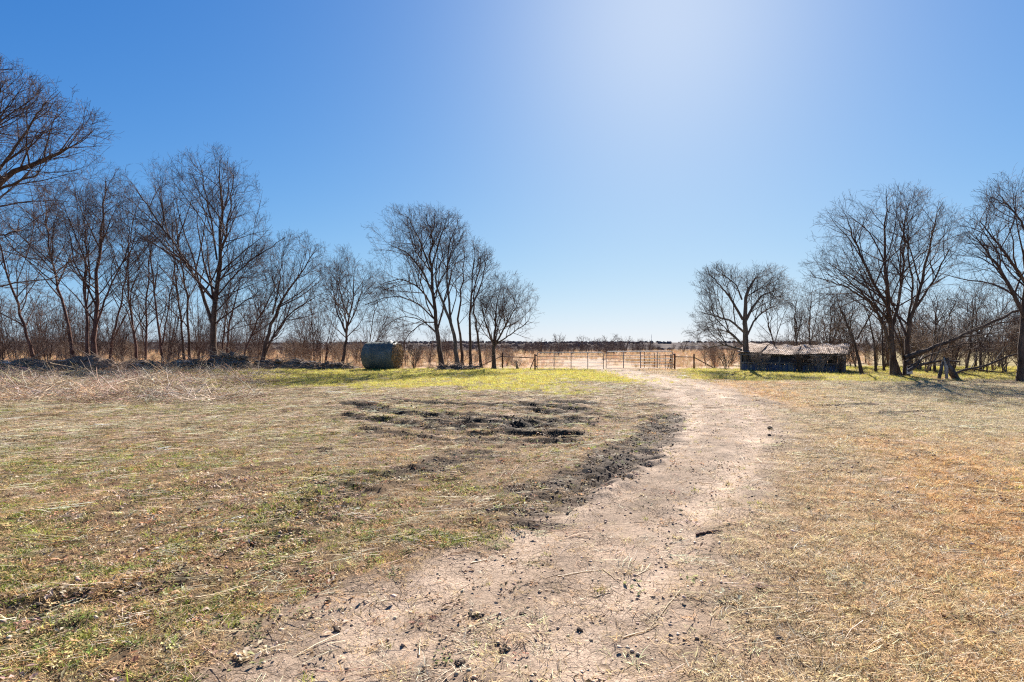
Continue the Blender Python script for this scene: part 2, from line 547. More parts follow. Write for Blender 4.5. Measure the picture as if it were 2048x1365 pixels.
ax, ay = axis_x(), axis_y()
GX, GY = np.meshgrid(ax, ay)
GX = GX.ravel(); GY = GY.ravel()
GZ = land(GX, GY)
gcol, gz_ = soil_colour(GX, GY)
nx, ny = len(ax), len(ay)
ii = np.arange((ny - 1) * (nx - 1)); r_ = ii // (nx - 1); c_ = ii % (nx - 1)
v0 = r_ * nx + c_
quads = np.stack([v0, v0 + 1, v0 + nx + 1, v0 + nx], 1)


def ground_mat():
    m, N, L, out = new_mat('ground_soil')
    b = principled(N, L, out, 0.95, 0.12)
    at = N.new('ShaderNodeAttribute'); at.attribute_name = 'soil'
    tk = N.new('ShaderNodeAttribute'); tk.attribute_name = 'bare'
    tc = coords(N); v = tc.outputs['Object']
    n1 = noise(N, L, 3.0, 8, 0.7, v); n2 = noise(N, L, 28, 6, 0.75, v, 0.4); n3 = noise(N, L, 120, 3, 0.7, v)
    r1 = ramp(N, L, n1.outputs['Fac'], [(0.30, 0.72), (0.70, 1.25)])
    r2 = ramp(N, L, n2.outputs['Fac'], [(0.32, 0.45), (0.52, 1.0), (0.72, 1.4)])
    c = mixc(N, L, 1.0, at.outputs['Color'], r1.outputs[0], 'MULTIPLY')
    c = mixc(N, L, 0.75, c, r2.outputs[0], 'MULTIPLY')
    # drying cracks in the bare track: recessed joints between curled plates
    dv = N.new('ShaderNodeVectorMath'); dv.operation = 'MULTIPLY_ADD'
    nn = noise(N, L, 5, 3, 0.6, v)
    L.new(nn.outputs['Color'], dv.inputs[0]); dv.inputs[1].default_value = (0.12, 0.12, 0.0); L.new(v, dv.inputs[2])
    vo = N.new('ShaderNodeTexVoronoi'); vo.feature = 'DISTANCE_TO_EDGE'; vo.inputs['Scale'].default_value = 11
    L.new(dv.outputs[0], vo.inputs['Vector'])
    vo2 = N.new('ShaderNodeTexVoronoi'); vo2.feature = 'DISTANCE_TO_EDGE'; vo2.inputs['Scale'].default_value = 27
    L.new(dv.outputs[0], vo2.inputs['Vector'])
    k1 = ramp(N, L, vo.outputs['Distance'], [(0.0, 0.0), (0.05, 1.0)])
    k2 = ramp(N, L, vo2.outputs['Distance'], [(0.0, 0.35), (0.06, 1.0)])
    kk = N.new('ShaderNodeMath'); kk.operation = 'MULTIPLY'; L.new(k1.outputs[0], kk.inputs[0]); L.new(k2.outputs[0], kk.inputs[1])
    pm = noise(N, L, 1.4, 3, 0.6, v)
    pr = ramp(N, L, pm.outputs['Fac'], [(0.36, 0.0), (0.56, 1.0)])
    cw = N.new('ShaderNodeMath'); cw.operation = 'MULTIPLY'; L.new(tk.outputs['Fac'], cw.inputs[0]); L.new(pr.outputs[0], cw.inputs[1])
    ck = mixc(N, L, cw.outputs[0], (1, 1, 1), kk.outputs[0])
    dark = mixc(N, L, ck, (0.42, 0.38, 0.34), (1, 1, 1))
    c = mixc(N, L, 1.0, c, dark, 'MULTIPLY')
    # bare soil is paler and smoother than the litter around it
    L.new(c, b.inputs['Base Color'])
    hsum = N.new('ShaderNodeMath'); hsum.operation = 'MULTIPLY_ADD'
    L.new(n2.outputs['Fac'], hsum.inputs[0]); hsum.inputs[1].default_value = 1.3
    cs = N.new('ShaderNodeMath'); cs.operation = 'MULTIPLY'; L.new(ck, cs.inputs[0]); cs.inputs[1].default_value = 0.45
    L.new(cs.outputs[0], hsum.inputs[2])
    nb = bump(N, L, hsum.outputs[0], 0.9, 0.02, None)
    bump(N, L, n3.outputs['Fac'], 0.6, 0.006, b, nb)
    return m


MAT['ground'] = ground_mat()


def ground_piece(name, keep):
    q = quads[keep]
    used = np.unique(q)
    remap = np.full(len(GX), -1, np.int64); remap[used] = np.arange(len(used))
    me = mesh_np(name, np.stack([GX, GY, GZ], 1)[used], remap[q], 4)
    a = me.color_attributes.new('soil', 'FLOAT_COLOR', 'POINT')
    a.data.foreach_set('color', np.concatenate([gcol[used], np.ones((len(used), 1))], 1).astype(np.float32).ravel())
    b = me.attributes.new('bare', 'FLOAT', 'POINT')
    b.data.foreach_set('value', (gz_['t'][used] * (1 - gz_['mud'][used])).astype(np.float32))
    me.polygons.foreach_set('use_smooth', [True] * len(me.polygons))
    return obj(name, me, MAT['ground'])


qt = gz_['t'][quads].mean(1); qy = GY[quads].mean(1)
is_track = (qt > 0.5) & (qy > 0)
is_past = (~is_track) & (qy > 41)
o = ground_piece('ground', ~(is_track | is_past)); tag(o, 'yard of litter and short grass between the camera and the fence', kind='structure')
o = ground_piece('dirt_track', is_track); tag(o, 'bare cracked dirt track curving to the gate', kind='structure')
o = ground_piece('pasture', is_past); tag(o, 'dry tan pasture beyond the gate', kind='structure')


def gz(x, y):
    return float(land(np.array([x]), np.array([y]))[0])


# ------------------------------------------------------------------ scattered ground cover
proto_n = [0]


def proto_collection(name, meshes, mat):
    col = bpy.data.collections.new(name)
    for i, me in enumerate(meshes):
        if len(me.materials) == 0: me.materials.append(mat)
        o = bpy.data.objects.new('%s_%02d' % (name, i), me)
        col.objects.link(o)
    return col


def scatter(name, label, cat, col, pos, rot, scl, idx, colr):
    n = len(pos)
    me = bpy.data.meshes.new(name)
    me.vertices.add(n); me.vertices.foreach_set('co', np.asarray(pos, np.float32).ravel())
    def at(nm, tp, dt, key, arr):
        a = me.attributes.new(nm, tp, 'POINT'); a.data.foreach_set(key, np.ascontiguousarray(arr, dt).ravel())
    at('rot', 'FLOAT_VECTOR', np.float32, 'vector', rot)
    at('scl', 'FLOAT', np.float32, 'value', scl)
    at('idx', 'INT', np.int32, 'value', idx)
    at('col', 'FLOAT_COLOR', np.float32, 'color', np.concatenate([colr, np.ones((n, 1))], 1))
    me.update()
    o = obj(name, me, None)
    ng = bpy.data.node_groups.new(name + '_scatter', 'GeometryNodeTree')
    ng.interface.new_socket('Geometry', in_out='INPUT', socket_type='NodeSocketGeometry')
    ng.interface.new_socket('Geometry', in_out='OUTPUT', socket_type='NodeSocketGeometry')
    N, L = ng.nodes, ng.links
    gi = N.new('NodeGroupInput'); go = N.new('NodeGroupOutput')
    ci = N.new('GeometryNodeCollectionInfo'); ci.inputs['Collection'].default_value = col
    ci.inputs['Separate Children'].default_value = True; ci.inputs['Reset Children'].default_value = True
    ip = N.new('GeometryNodeInstanceOnPoints'); ip.inputs['Pick Instance'].default_value = True
    def na(nm, dt):
        a = N.new('GeometryNodeInputNamedAttribute'); a.data_type = dt; a.inputs['Name'].default_value = nm
        return next(s for s in a.outputs if s.enabled and s.name == 'Attribute')
    L.new(gi.outputs[0], ip.inputs['Points']); L.new(ci.outputs[0], ip.inputs['Instance'])
    L.new(na('idx', 'INT'), ip.inputs['Instance Index'])
    er = N.new('FunctionNodeEulerToRotation'); L.new(na('rot', 'FLOAT_VECTOR'), er.inputs[0])
    L.new(er.outputs[0], ip.inputs['Rotation'])
    L.new(na('scl', 'FLOAT'), ip.inputs['Scale'])
    L.new(ip.outputs[0], go.inputs[0])
    md = o.modifiers.new('scatter', 'NODES'); md.node_group = ng
    tag(o, label, cat, kind='stuff')
    return o


def blades(n, l0, l1, w, spread, lean0, lean1, curl, seed, segs=2):
    """a tuft of n tapering blades; lean from upright in degrees"""
    r = np.random.default_rng(seed)
    V = []; Fc = []
    for i in range(n):
        a = r.uniform(0, 2 * math.pi); d = spread * math.sqrt(r.random())
        b = r.uniform(0, 2 * math.pi)
        p = np.array([d * math.cos(b), d * math.sin(b), 0.0])
        ln = r.uniform(l0, l1); le = R(r.uniform(lean0, lean1))
        ww = w * r.uniform(0.6, 1.3)
        tw = a + r.uniform(-0.6, 0.6) + math.pi / 2
        sd = np.array([math.cos(tw), math.sin(tw), r.uniform(-0.4, 0.4)]) * ww * 0.5
        base = len(V)
        for k in range(segs + 1):
            f = k / segs
            t = 1 - f * 0.85
            V.append(p - sd * t); V.append(p + sd * t)
            dirn = np.array([math.cos(a) * math.sin(le), math.sin(a) * math.sin(le), math.cos(le)])
            p = p + dirn * ln / segs
            p[2] = max(p[2], 0.003)
            le = min(le + R(curl) * r.uniform(0.4, 1.3), R(97))
            a += r.uniform(-0.35, 0.35)
        for k in range(segs):
            q = base + 2 * k
            Fc.append((q, q + 1, q + 3, q + 2))
    return mesh_np('tuft', V, Fc, 4)


def leaves(n, l, w, spread, h, seed, flat=25):
    """small broad leaves, folded along the midrib"""
    r = np.random.default_rng(seed); V = []; Fc = []
    for i in range(n):
        a = r.uniform(0, 2 * math.pi); d = spread * math.sqrt(r.random()); b = r.uniform(0, 2 * math.pi)
        p = np.array([d * math.cos(b), d * math.sin(b), r.uniform(0.002, h)])
        t = R(r.uniform(-flat, flat)); ln = l * r.uniform(0.6, 1.3); ww = w * r.uniform(0.6, 1.2)
        f = np.array([math.cos(a) * math.cos(t), math.sin(a) * math.cos(t), math.sin(t)])
        s = np.array([-math.sin(a), math.cos(a), r.uniform(-0.3, 0.3)]); u = np.array([0, 0, 0.35 * ww])
        q = len(V)
        V += [p, p + f * ln * 0.5 + s * ww * 0.5 + u, p + f * ln, p + f * ln * 0.5 - s * ww * 0.5 + u, p + f * ln * 0.5]
        Fc += [(q, q + 4, q + 1), (q + 4, q + 2, q + 1), (q, q + 3, q + 4), (q + 4, q + 3, q + 2)]
    return mesh_np('leaves', V, Fc, 3)


def stalks(n, l0, l1, rad, spread, rise, seed):
    """dry stalks lying about: three-sided, slightly bent"""
    r = np.random.default_rng(seed); V = []; Fc = []
    for i in range(n):
        a = r.uniform(-0.7, 0.7) + (math.pi if r.random() < 0.5 else 0)
        p = np.array([r.uniform(-spread, spread), r.uniform(-spread, spread), r.uniform(0.004, 0.02)])
        ln = r.uniform(l0, l1); up = r.uniform(-0.02, rise); k = len(V); rr = rad * r.uniform(0.6, 1.3)
        for s in range(3):
            q = rr * (1 - 0.3 * s)
            for j in range(3):
                th = 2 * math.pi * j / 3
                V.append(p + np.array([-math.sin(a) * q * math.cos(th), math.cos(a) * q * math.cos(th), q * math.sin(th)]))
            p = p + np.array([math.cos(a), math.sin(a), up]) * ln / 2
            p[2] = max(p[2], 0.003)
            a += r.uniform(-0.25, 0.25)
        for s in range(2):
            for j in range(3):
                Fc.append((k + s * 3 + j, k + s * 3 + (j + 1) % 3, k + s * 3 + 3 + (j + 1) % 3, k + s * 3 + 3 + j))
    return mesh_np('stalks', V, Fc, 4)


ICO_V = None


def lump_mesh(seed, r=1.0, sq=0.6, sub=1, name='lump', rough=0.35):
    """an irregular broken lump"""
    import bmesh
    bm = bmesh.new(); bmesh.ops.create_icosphere(bm, subdivisions=sub, radius=1.0)
    g = np.random.default_rng(seed)
    o3 = g.uniform(-50, 50, 3)
    for v in bm.verts:
        c = v.co
        k = 1 + rough * 2 * (float(vn(np.array([c.x * 1.6 + o3[0] + c.z]), np.array([c.y * 1.6 + o3[1] - c.z * 1.3]), 3)[0]) - 0.5) + g.uniform(-rough, rough) * 0.35
        v.co = Vector((c.x * k * r, c.y * k * r * g.uniform(0.92, 1.05), c.z * k * r * sq))
    me = bpy.data.meshes.new(name); bm.to_mesh(me); bm.free()
    return me


def crumbs(n, r0, r1, spread, seed):
    g = np.random.default_rng(seed); V = []; Fc = []
    base = np.array([(1, 0, 0), (-1, 0, 0), (0, 1, 0), (0, -1, 0), (0, 0, 1), (0, 0, -1)], float)
    fs = [(0, 2, 4), (2, 1, 4), (1, 3, 4), (3, 0, 4), (2, 0, 5), (1, 2, 5), (3, 1, 5), (0, 3, 5)]
    for i in range(n):
        r = r0 * (r1 / r0) ** (g.random() ** 2)
        q = len(V)
        p = np.array([g.uniform(-spread, spread), g.uniform(-spread, spread), r * 0.35])
        b = base * g.uniform(0.6, 1.3, (6, 3)) + g.uniform(-0.25, 0.25, (6, 3))
        V += list(p + b * r * np.array([1, 1, 0.7])); Fc += [tuple(q + j for j in f) for f in fs]
    return mesh_np('crumbs', V, Fc, 3)


def sample(n, y0, y1, seed, power=1.0, xl=0.98, xr=0.98):
    """n points inside the view, more of them near; density ~ y**-power"""
    g = np.random.default_rng(seed)
    u = g.random(n)
    e = 2 - power
    y = ((y0 ** e) * (1 - u) + (y1 ** e) * u) ** (1 / e) if abs(e) > 1e-3 else y0 * (y1 / y0) ** u
    x = (g.random(n) * (xl + xr) - xl) * (y + 1.0)
    return x, y, g


def orient(g, n, tilt=0.15):
    return np.stack([g.normal(0, tilt, n), g.normal(0, tilt, n), g.uniform(0, 2 * math.pi, n)], 1)


def col_var(g, base, n, sd=0.18, hue=0.06):
    c = np.asarray(base) * np.exp(g.normal(0, sd, (n, 1))) * np.exp(g.normal(0, hue, (n, 3)))
    return np.clip(c, 0.005, 0.8)


def pos3(x, y, dz=0.0):
    return np.stack([x, y, land(x, y) + dz], 1)


PC = {}
PC['dry'] = proto_collection('proto_dry', [blades(16, 0.03, 0.085, 0.0045, 0.06, 45, 88, 14, 100 + i) for i in range(5)], MAT['straw'])
PC['grass'] = proto_collection('proto_grass', [blades(18, 0.03, 0.08, 0.0055, 0.05, 5, 60, 22, 120 + i) for i in range(5)], MAT['blade'])
PC['weed'] = proto_collection('proto_weed', [leaves(16, 0.032, 0.018, 0.07, 0.03, 140 + i) for i in range(4)], MAT['leaf'])
PC['straw'] = proto_collection('proto_straw', [stalks(6, 0.06, 0.22, 0.0020, 0.10, 0.10, 160 + i) for i in range(5)], MAT['straw'])
PC['litter'] = proto_collection('proto_litter', [leaves(9, 0.045, 0.026, 0.12, 0.012, 180 + i, 35) for i in range(4)], MAT['leaf'])
PC['crumb'] = proto_collection('proto_crumb', [crumbs(7, 0.004, 0.02, 0.10, 200 + i) for i in range(4)], MAT['crumb'])
PC['tall'] = proto_collection('proto_tall', [blades(26, 0.25, 0.75, 0.012, 0.22, 3, 38, 16, 220 + i, 3) for i in range(4)], MAT['straw'])


def cover():
    # ---- dry mown grass: whole yard, thick on the right of the track
    x, y, g = sample(210000, 2.5, 40, 1, 1.25)
    z = zones(x, y)
    d = 0.62 + 0.38 * z['right'] + 0.1 * z['straw']
    d = d * (1 - 0.95 * z['t']) * (1 - 0.88 * z['mud']) * (1 - 0.45 * z['green'])
    d = np.where(z['right'] > 0.5, d * (0.55 + 0.9 * z['n2']) * (0.55 + 0.45 * smooth(0.0, 1.8, z['edge'])), d * (0.25 + 1.2 * z['n3']))
    d = np.maximum(d, 0.09 * (1 - z['mud']))
    k = g.random(len(x)) < d
    x, y = x[k], y[k]; z = {a: b[k] for a, b in z.items()}; n = len(x)
    c = np.zeros((n, 3)) + np.array((0.36, 0.25, 0.135))
    lf = 1 - z['right']
    c = blend(c, lf * 0.9, (0.56, 0.37, 0.175))
    c = blend(c, lf * smooth(0.5, 0.75, z['n3']), (0.52, 0.30, 0.12))
    c = blend(c, lf * smooth(0.55, 0.3, z['n2']) * 0.6, (0.37, 0.24, 0.13))
    c = blend(c, z['straw'] * 0.75, (0.64, 0.49, 0.29))
    c = blend(c, z['right'] * 0.9, (0.58, 0.41, 0.215))
    c = blend(c, z['orange'] * 0.85, (0.62, 0.34, 0.115))
    c = blend(c, z['grey'] * 0.8, (0.54, 0.43, 0.25))
    c = blend(c, z['green'] * 0.6, (0.44, 0.38, 0.12))
    c = c * np.exp(g.normal(0, 0.30, (n, 1))) * np.exp(g.normal(0, 0.05, (n, 3)))
    pale = g.random(n) < 0.12
    c[pale] = np.array((0.62, 0.54, 0.40)) * np.exp(g.normal(0, 0.15, (pale.sum(), 1)))
    s = g.uniform(0.6, 1.25, n) * (1 + 0.035 * np.maximum(y - 8, 0)) * (0.85 + 0.25 * z['right'])
    scatter('dry_grass', 'short dry tan grass covering the yard', 'grass', PC['dry'], pos3(x, y, -0.003), orient(g, n), s, g.integers(0, 5, n), np.clip(c, 0.01, 0.75))

    # ---- green grass: strip by the fence and patches
    x, y, g = sample(130000, 2.5, 44, 2, 1.05)
    z = zones(x, y)
    d = np.maximum(np.maximum(z['green'] * np.clip(0.12 + 1.3 * smooth(0.30, 0.62, z['n2']), 0, 1), z['grey'] * 0.22 * smooth(0.5, 0.7, z['n2'])), z['gpatch'] * 0.62 * (0.4 + 0.9 * z['n3']))
    d = np.maximum(d, 0.05 * (1 - z['right']))
    nearr = np.exp(-((z['px'] - 1400) / 70) ** 2 - ((z['py'] - 990) / 34) ** 2) * 0.5 + smooth(1960, 2060, z['px']) * np.exp(-((z['py'] - 960) / 60) ** 2) * 0.35
    d = np.maximum(d, nearr * smooth(0.4, 0.6, z['n3']))
    d = d * (1 - 0.9 * z['t']) * (1 - 0.97 * z['mud'])
    k = g.random(len(x)) < d
    x, y = x[k], y[k]; z = {a: b[k] for a, b in z.items()}; n = len(x)
    c = np.zeros((n, 3)) + np.array((0.27, 0.29, 0.05))
    c = blend(c, z['green'] * 0.95, (0.53, 0.44, 0.10))
    c = blend(c, z['green'] * smooth(0.52, 0.32, z['n2']) * 0.6, (0.33, 0.34, 0.06))
    c = blend(c, z['green'] * smooth(0.55, 0.7, z['n3']) * 0.5, (0.62, 0.52, 0.17))
    c = c * np.exp(g.normal(0, 0.25, (n, 1))) * np.exp(g.normal(0, 0.06, (n, 3)))
    s = g.uniform(0.6, 1.25, n) * (1 + 0.03 * np.maximum(y - 8, 0)) * (0.8 + 0.3 * z['green'])
    scatter('green_grass', 'yellow-green winter grass along the fence and in patches', 'grass', PC['grass'], pos3(x, y, -0.003), orient(g, n), s, g.integers(0, 5, n), np.clip(c, 0.01, 0.6))

    # ---- low broad-leaved weeds, left foreground
    x, y, g = sample(46000, 2.5, 16, 3, 1.1)
    z = zones(x, y)
    d = (1 - z['right']) * (0.12 + 0.75 * z['gpatch'] + 0.3 * smooth(0.5, 0.7, z['n3'])) * (1 - 0.97 * z['t']) * (1 - 0.97 * z['mud'])
    k = g.random(len(x)) < d
    x, y = x[k], y[k]; z = {a: b[k] for a, b in z.items()}; n = len(x)
    c = np.zeros((n, 3)) + np.array((0.19, 0.21, 0.055))
    br = g.random(n); w = (br < 0.45)
    c[w] = (0.40, 0.265, 0.125)
    w = (br < 0.15); c[w] = (0.42, 0.33, 0.13)
    c = c * np.exp(g.normal(0, 0.3, (n, 1))) * np.exp(g.normal(0, 0.08, (n, 3)))
    scatter('ground_weeds', 'low green and russet weeds in the near yard', 'weeds', PC['weed'], pos3(x, y, -0.002), orient(g, n), g.uniform(0.4, 0.95, n) * (1 + 0.02 * y), g.integers(0, 4, n), np.clip(c, 0.01, 0.6))

    # ---- loose straw and stalks, all lying roughly across the view
    x, y, g = sample(34000, 2.4, 36, 4, 1.1)
    z = zones(x, y)
    d = (0.08 + 0.85 * z['straw'] + 0.30 * (1 - z['right']) * smooth(0.5, 0.65, z['n2']) + 0.06 * z['right'] + 0.5 * z['grey'] * z['n2']) * (1 - 0.75 * z['t']) * (1 - 0.8 * z['mud']) * (1 - 0.8 * z['green'])
    k = g.random(len(x)) < d
    x, y = x[k], y[k]; z = {a: b[k] for a, b in z.items()}; n = len(x)
    c = col_var(g, (0.56, 0.47, 0.33), n, 0.28)
    w = g.random(n) < 0.35; c[w] *= (0.6, 0.5, 0.42)
    rt = orient(g, n, 0.04); rt[:, 2] = g.normal(0.25, 0.5, n)
    scatter('straw_litter', 'loose pale straw strewn over the yard', 'straw', PC['straw'], pos3(x, y, 0.004), rt, g.uniform(0.5, 1.3, n) * (1 + 0.06 * y), g.integers(0, 5, n), c)

    # ---- dead leaves
    x, y, g = sample(22000, 2.4, 20, 5, 1.2)
    z = zones(x, y)
    d = (1 - z['right']) * (0.22 + 0.5 * smooth(0.5, 0.7, z['n1'])) * (1 - 0.9 * z['t']) + 0.03
    k = g.random(len(x)) < d
    x, y = x[k], y[k]; n = len(x)
    c = col_var(g, (0.30, 0.19, 0.10), n, 0.35, 0.12)
    w = g.random(n) < 0.3; c[w] = col_var(g, (0.52, 0.42, 0.30), w.sum(), 0.15)
    scatter('dead_leaves', 'dead brown leaves lying in the near yard', 'leaves', PC['litter'], pos3(x, y, 0.003), orient(g, n, 0.1), g.uniform(0.5, 1.1, n), g.integers(0, 4, n), c)

    # ---- soil crumbs and small stones on the track and beside ruts
    x, y, g = sample(44000, 2.4, 24, 6, 1.1)
    z = zones(x, y)
    d = 0.20 * z['t'] + 1.0 * z['mud'] + 0.04
    k = g.random(len(x)) < d
    x, y = x[k], y[k]; z = {a: b[k] for a, b in z.items()}; n = len(x)
    c = col_var(g, (0.40, 0.295, 0.21), n, 0.25)
    dk = g.random(n) < 0.03; c[dk] *= 0.4
    c = blend(c, z['mud'], (0.070, 0.050, 0.036))
    s = g.uniform(0.4, 1.2, n) * (1 + 0.7 * z['mud'])
    scatter('soil_crumbs', 'loose soil crumbs and pebbles on the track and ruts', 'soil', PC['crumb'], pos3(x, y, -0.002), orient(g, n, 0.3), s, g.integers(0, 4, n), c)

    # ---- tall dry pasture grass beyond the fence
    x, y, g = sample(26000, 39.5, 150, 8, 1.4)
    z = zones(x, y)
    d = (0.25 + 1.0 * smooth(0.35, 0.7, z['n1'])) * (1 - 0.97 * z['t']) * (0.25 + 0.75 * smooth(41, 46, y)) * (1 - z['green'])
    hole = np.exp(-((x - 6) / 6) ** 2) * (1 - smooth(55, 75, y))
    d = d * (1 - 0.8 * hole)
    k = g.random(len(x)) < d
    x, y = x[k], y[k]; n = len(x)
    c = col_var(g, (0.47, 0.29, 0.15), n, 0.25, 0.07)
    w = g.random(n) < 0.25; c[w] = col_var(g, (0.55, 0.42, 0.26), w.sum(), 0.2)
    scatter('pasture_grass', 'tall dry straw-coloured grass in the pasture beyond the fence', 'grass', PC['tall'], pos3(x, y), orient(g, n, 0.08), g.uniform(0.45, 1.0, n) * (1 + 0.004 * y), g.integers(0, 4, n), c)


cover()

# ------------------------------------------------------------------ bare trees
def unit(v):
    return v / np.maximum(np.linalg.norm(v, axis=-1, keepdims=True), 1e-9)


def tubes(pts, rad, k):
    """(n, s, 3) polylines with radii (n, s) to one bunch of k-sided tubes"""
    n, s, _ = pts.shape
    t = np.empty_like(pts)
    t[:, 1:-1] = pts[:, 2:] - pts[:, :-2]; t[:, 0] = pts[:, 1] - pts[:, 0]; t[:, -1] = pts[:, -1] - pts[:, -2]
    t = unit(t)
    ref = np.where(np.abs(t[:, :1, 2:3]) < 0.8, np.array([0, 0, 1.0]), np.array([1.0, 0, 0]))
    ref = np.broadcast_to(ref, t.shape)
    a = unit(np.cross(t, ref)); b = np.cross(a, t)
    th = np.arange(k) * 2 * math.pi / k
    ring = a[:, :, None] * np.cos(th)[None, None, :, None] + b[:, :, None] * np.sin(th)[None, None, :, None]
    v = pts[:, :, None] + ring * rad[:, :, None, None]
    base = (np.arange(n) * s * k)[:, None, None] + (np.arange(s - 1) * k)[None, :, None]
    j = np.arange(k)[None, None]; j2 = (j + 1) % k
    f = np.stack([base + j, base + j2, base + k + j2, base + k + j], -1)
    return v.reshape(-1, 3), f.reshape(-1, 4)


def grow(g, start, dirn, length, r0, r1, nseg, wob, up):
    n = len(start)
    pts = np.empty((n, nseg + 1, 3)); pts[:, 0] = start
    d = unit(dirn)
    for i in range(nseg):
        d = d + g.normal(0, wob, (n, 3)); d[:, 2] += up
        d = unit(d)
        pts[:, i + 1] = pts[:, i] + d * (length / nseg)[:, None]
    f = np.linspace(0, 1, nseg + 1)[None]
    rad = r0[:, None] * (1 - f) ** 0.8 + r1[:, None] * (1 - (1 - f) ** 0.8)
    return pts, rad


def children(g, pts, rad, spacing, tmin, a0, a1, up):
    """points and directions of side branches along polylines"""
    n, s, _ = pts.shape
    seg = np.linalg.norm(pts[:, 1:] - pts[:, :-1], axis=2); L = seg.sum(1)
    cnt = np.floor(L * (1 - tmin) / spacing + g.random(n)).astype(int)
    who = np.repeat(np.arange(n), cnt)
    if len(who) == 0: return None
    t = tmin + (1 - tmin) * g.random(len(who)) ** 0.9
    u = np.clip(t * (s - 1), 0, s - 1.001); i = u.astype(int); fr = (u - i)[:, None]
    p = pts[who, i] * (1 - fr) + pts[who, i + 1] * fr
    tan = unit(pts[who, i + 1] - pts[who, i])
    r = rad[who, i] * (1 - fr[:, 0]) + rad[who, i + 1] * fr[:, 0]
    q = unit(np.cross(tan, g.normal(0, 1, (len(who), 3))))
    an = np.radians(g.uniform(a0, a1, len(who)))[:, None]
    d = tan * np.cos(an) + q * np.sin(an)
    d[:, 2] += up
    return p, unit(d), r, L[who], t


def exit_dist(p, d, env):
    best = np.zeros(len(p))
    for c, r in env:
        P_ = (p - c) / r; D_ = d / r
        A = (D_ * D_).sum(1); B = (P_ * D_).sum(1); Cc = (P_ * P_).sum(1) - 1
        disc = B * B - A * Cc
        t = np.where(disc > 0, (-B + np.sqrt(np.maximum(disc, 0))) / A, 0)
        best = np.maximum(best, np.where(t > 0, t, 0))
    return best


def tree_geometry(seed, stems, env, sp=(0.42, 0.36, 0.22, 0.19), lens=(0.85, 1.7, 0.8, 0.42), rmin=0.005, up=0.10, droop=False, tmin0=0.16, ang=(28, 66), twig_k=3, level4=True, zmin=0.25):
    """stems: list of (points (m,3), r_base, r_tip); returns trunk and crown (verts, quads)"""
    g = np.random.default_rng(seed)
    TV, TF, CV, CF = [], [], [], []
    nt = nc = 0

    def put(V, Fc, which):
        nonlocal nt, nc
        if which == 't': TV.append(V); TF.append(Fc + nt); nt += len(V)
        else: CV.append(V); CF.append(Fc + nc); nc += len(V)
    P1 = []
    S0 = 14
    s0p, s0r = [], []
    for pts, ra, rb, fork in stems:
        pts = np.asarray(pts, float)
        m = len(pts)
        # smooth curve through the control points
        tt = np.linspace(0, m - 1, S0 + 1)
        dense = np.stack([np.interp(tt, np.arange(m), pts[:, k]) for k in range(3)], 1)
        for _ in range(2): dense[1:-1] = 0.25 * dense[:-2] + 0.5 * dense[1:-1] + 0.25 * dense[2:]
        ln = np.linalg.norm(pts[-1] - pts[0])
        dense[1:-1] += g.normal(0, 0.0065 * ln, (S0 - 1, 3)) * np.linspace(0.3, 1, S0 - 1)[:, None]
        f = np.linspace(0, 1, S0 + 1)
        r = 0.60 * ra * (1 - f) ** 0.9 + rb * f
        if not fork: r = r * (1 + 0.45 * np.exp(-f * 14))
        s0p.append(dense); s0r.append(r)
    s0p = np.array(s0p); s0r = np.array(s0r)
    V, Fc = tubes(s0p, s0r, 8); put(V, Fc, 't')
    ch = []
    for i in range(len(s0p)):
        tm = tmin0 if not stems[i][3] else 0.15
        c = children(g, s0p[i:i + 1], s0r[i:i + 1], sp[0], tm, ang[0], ang[1], up)
        if c is not None: ch.append(c)
    # every stem also ends in a fan of limbs
    tips = np.repeat(s0p[:, -1], 3, 0); td = unit(np.repeat(s0p[:, -1] - s0p[:, -3], 3, 0) + g.normal(0, 0.45, (3 * len(s0p), 3)))
    ch.append((tips, td, np.repeat(s0r[:, -1], 3), np.full(len(tips), 2.0), np.full(len(tips), 1.0)))
    p, d, r, L, t = [np.concatenate([c[k] for c in ch]) for k in range(5)]
    ex = exit_dist(p, d, env)
    ln = np.clip(ex * g.uniform(lens[0] * 0.75, lens[0] * 1.12, len(p)), 0.35, 9.0)
    keep = ex > 0.15
    p, d, r, ln = p[keep], d[keep], r[keep], ln[keep]
    r0 = np.minimum(r * 0.60, 0.008 + 0.0095 * ln)
    pts, rad = grow(g, p, d, ln, r0, np.full(len(p), rmin * 1.2), 8, 0.10, 0.02 if not droop else -0.02)
    V, Fc = tubes(pts, rad, 5); put(V, Fc, 'c')
    for lev, (spc, lmax, nseg, kk) in enumerate(((sp[1], lens[1], 5, 4), (sp[2], lens[2], 3, 3), (sp[3], lens[3], 1, 3))):
        if lev == 2 and not level4: break
        c = children(g, pts, rad, spc, 0.12, 22, 58, up * (0.9 if lev < 2 else 0.5))
        if c is None: break
        p, d, r, L, t = c
        ex = exit_dist(p, d, env)
        ln = np.minimum(np.minimum(lmax * g.uniform(0.45, 1.25, len(p)), L * g.uniform(0.35, 0.75, len(p))), ex + g.uniform(0.05, 0.35, len(p)))
        keep = (ln > 0.12) & (p[:, 2] > zmin)
        p, d, r, ln = p[keep], d[keep], r[keep], ln[keep]
        r0 = np.maximum(np.minimum(r * 0.62, 0.003 + 0.0068 * ln), rmin)
        pts, rad = grow(g, p, d, ln, r0, np.full(len(p), rmin * 0.75), nseg, (0.13, 0.16, 0.18)[lev], 0.02 if not droop else -0.02)
        V, Fc = tubes(pts, rad, kk); put(V, Fc, 'c')
    return (np.concatenate(TV), np.concatenate(TF)), (np.concatenate(CV), np.concatenate(CF))


NTRI = [0]


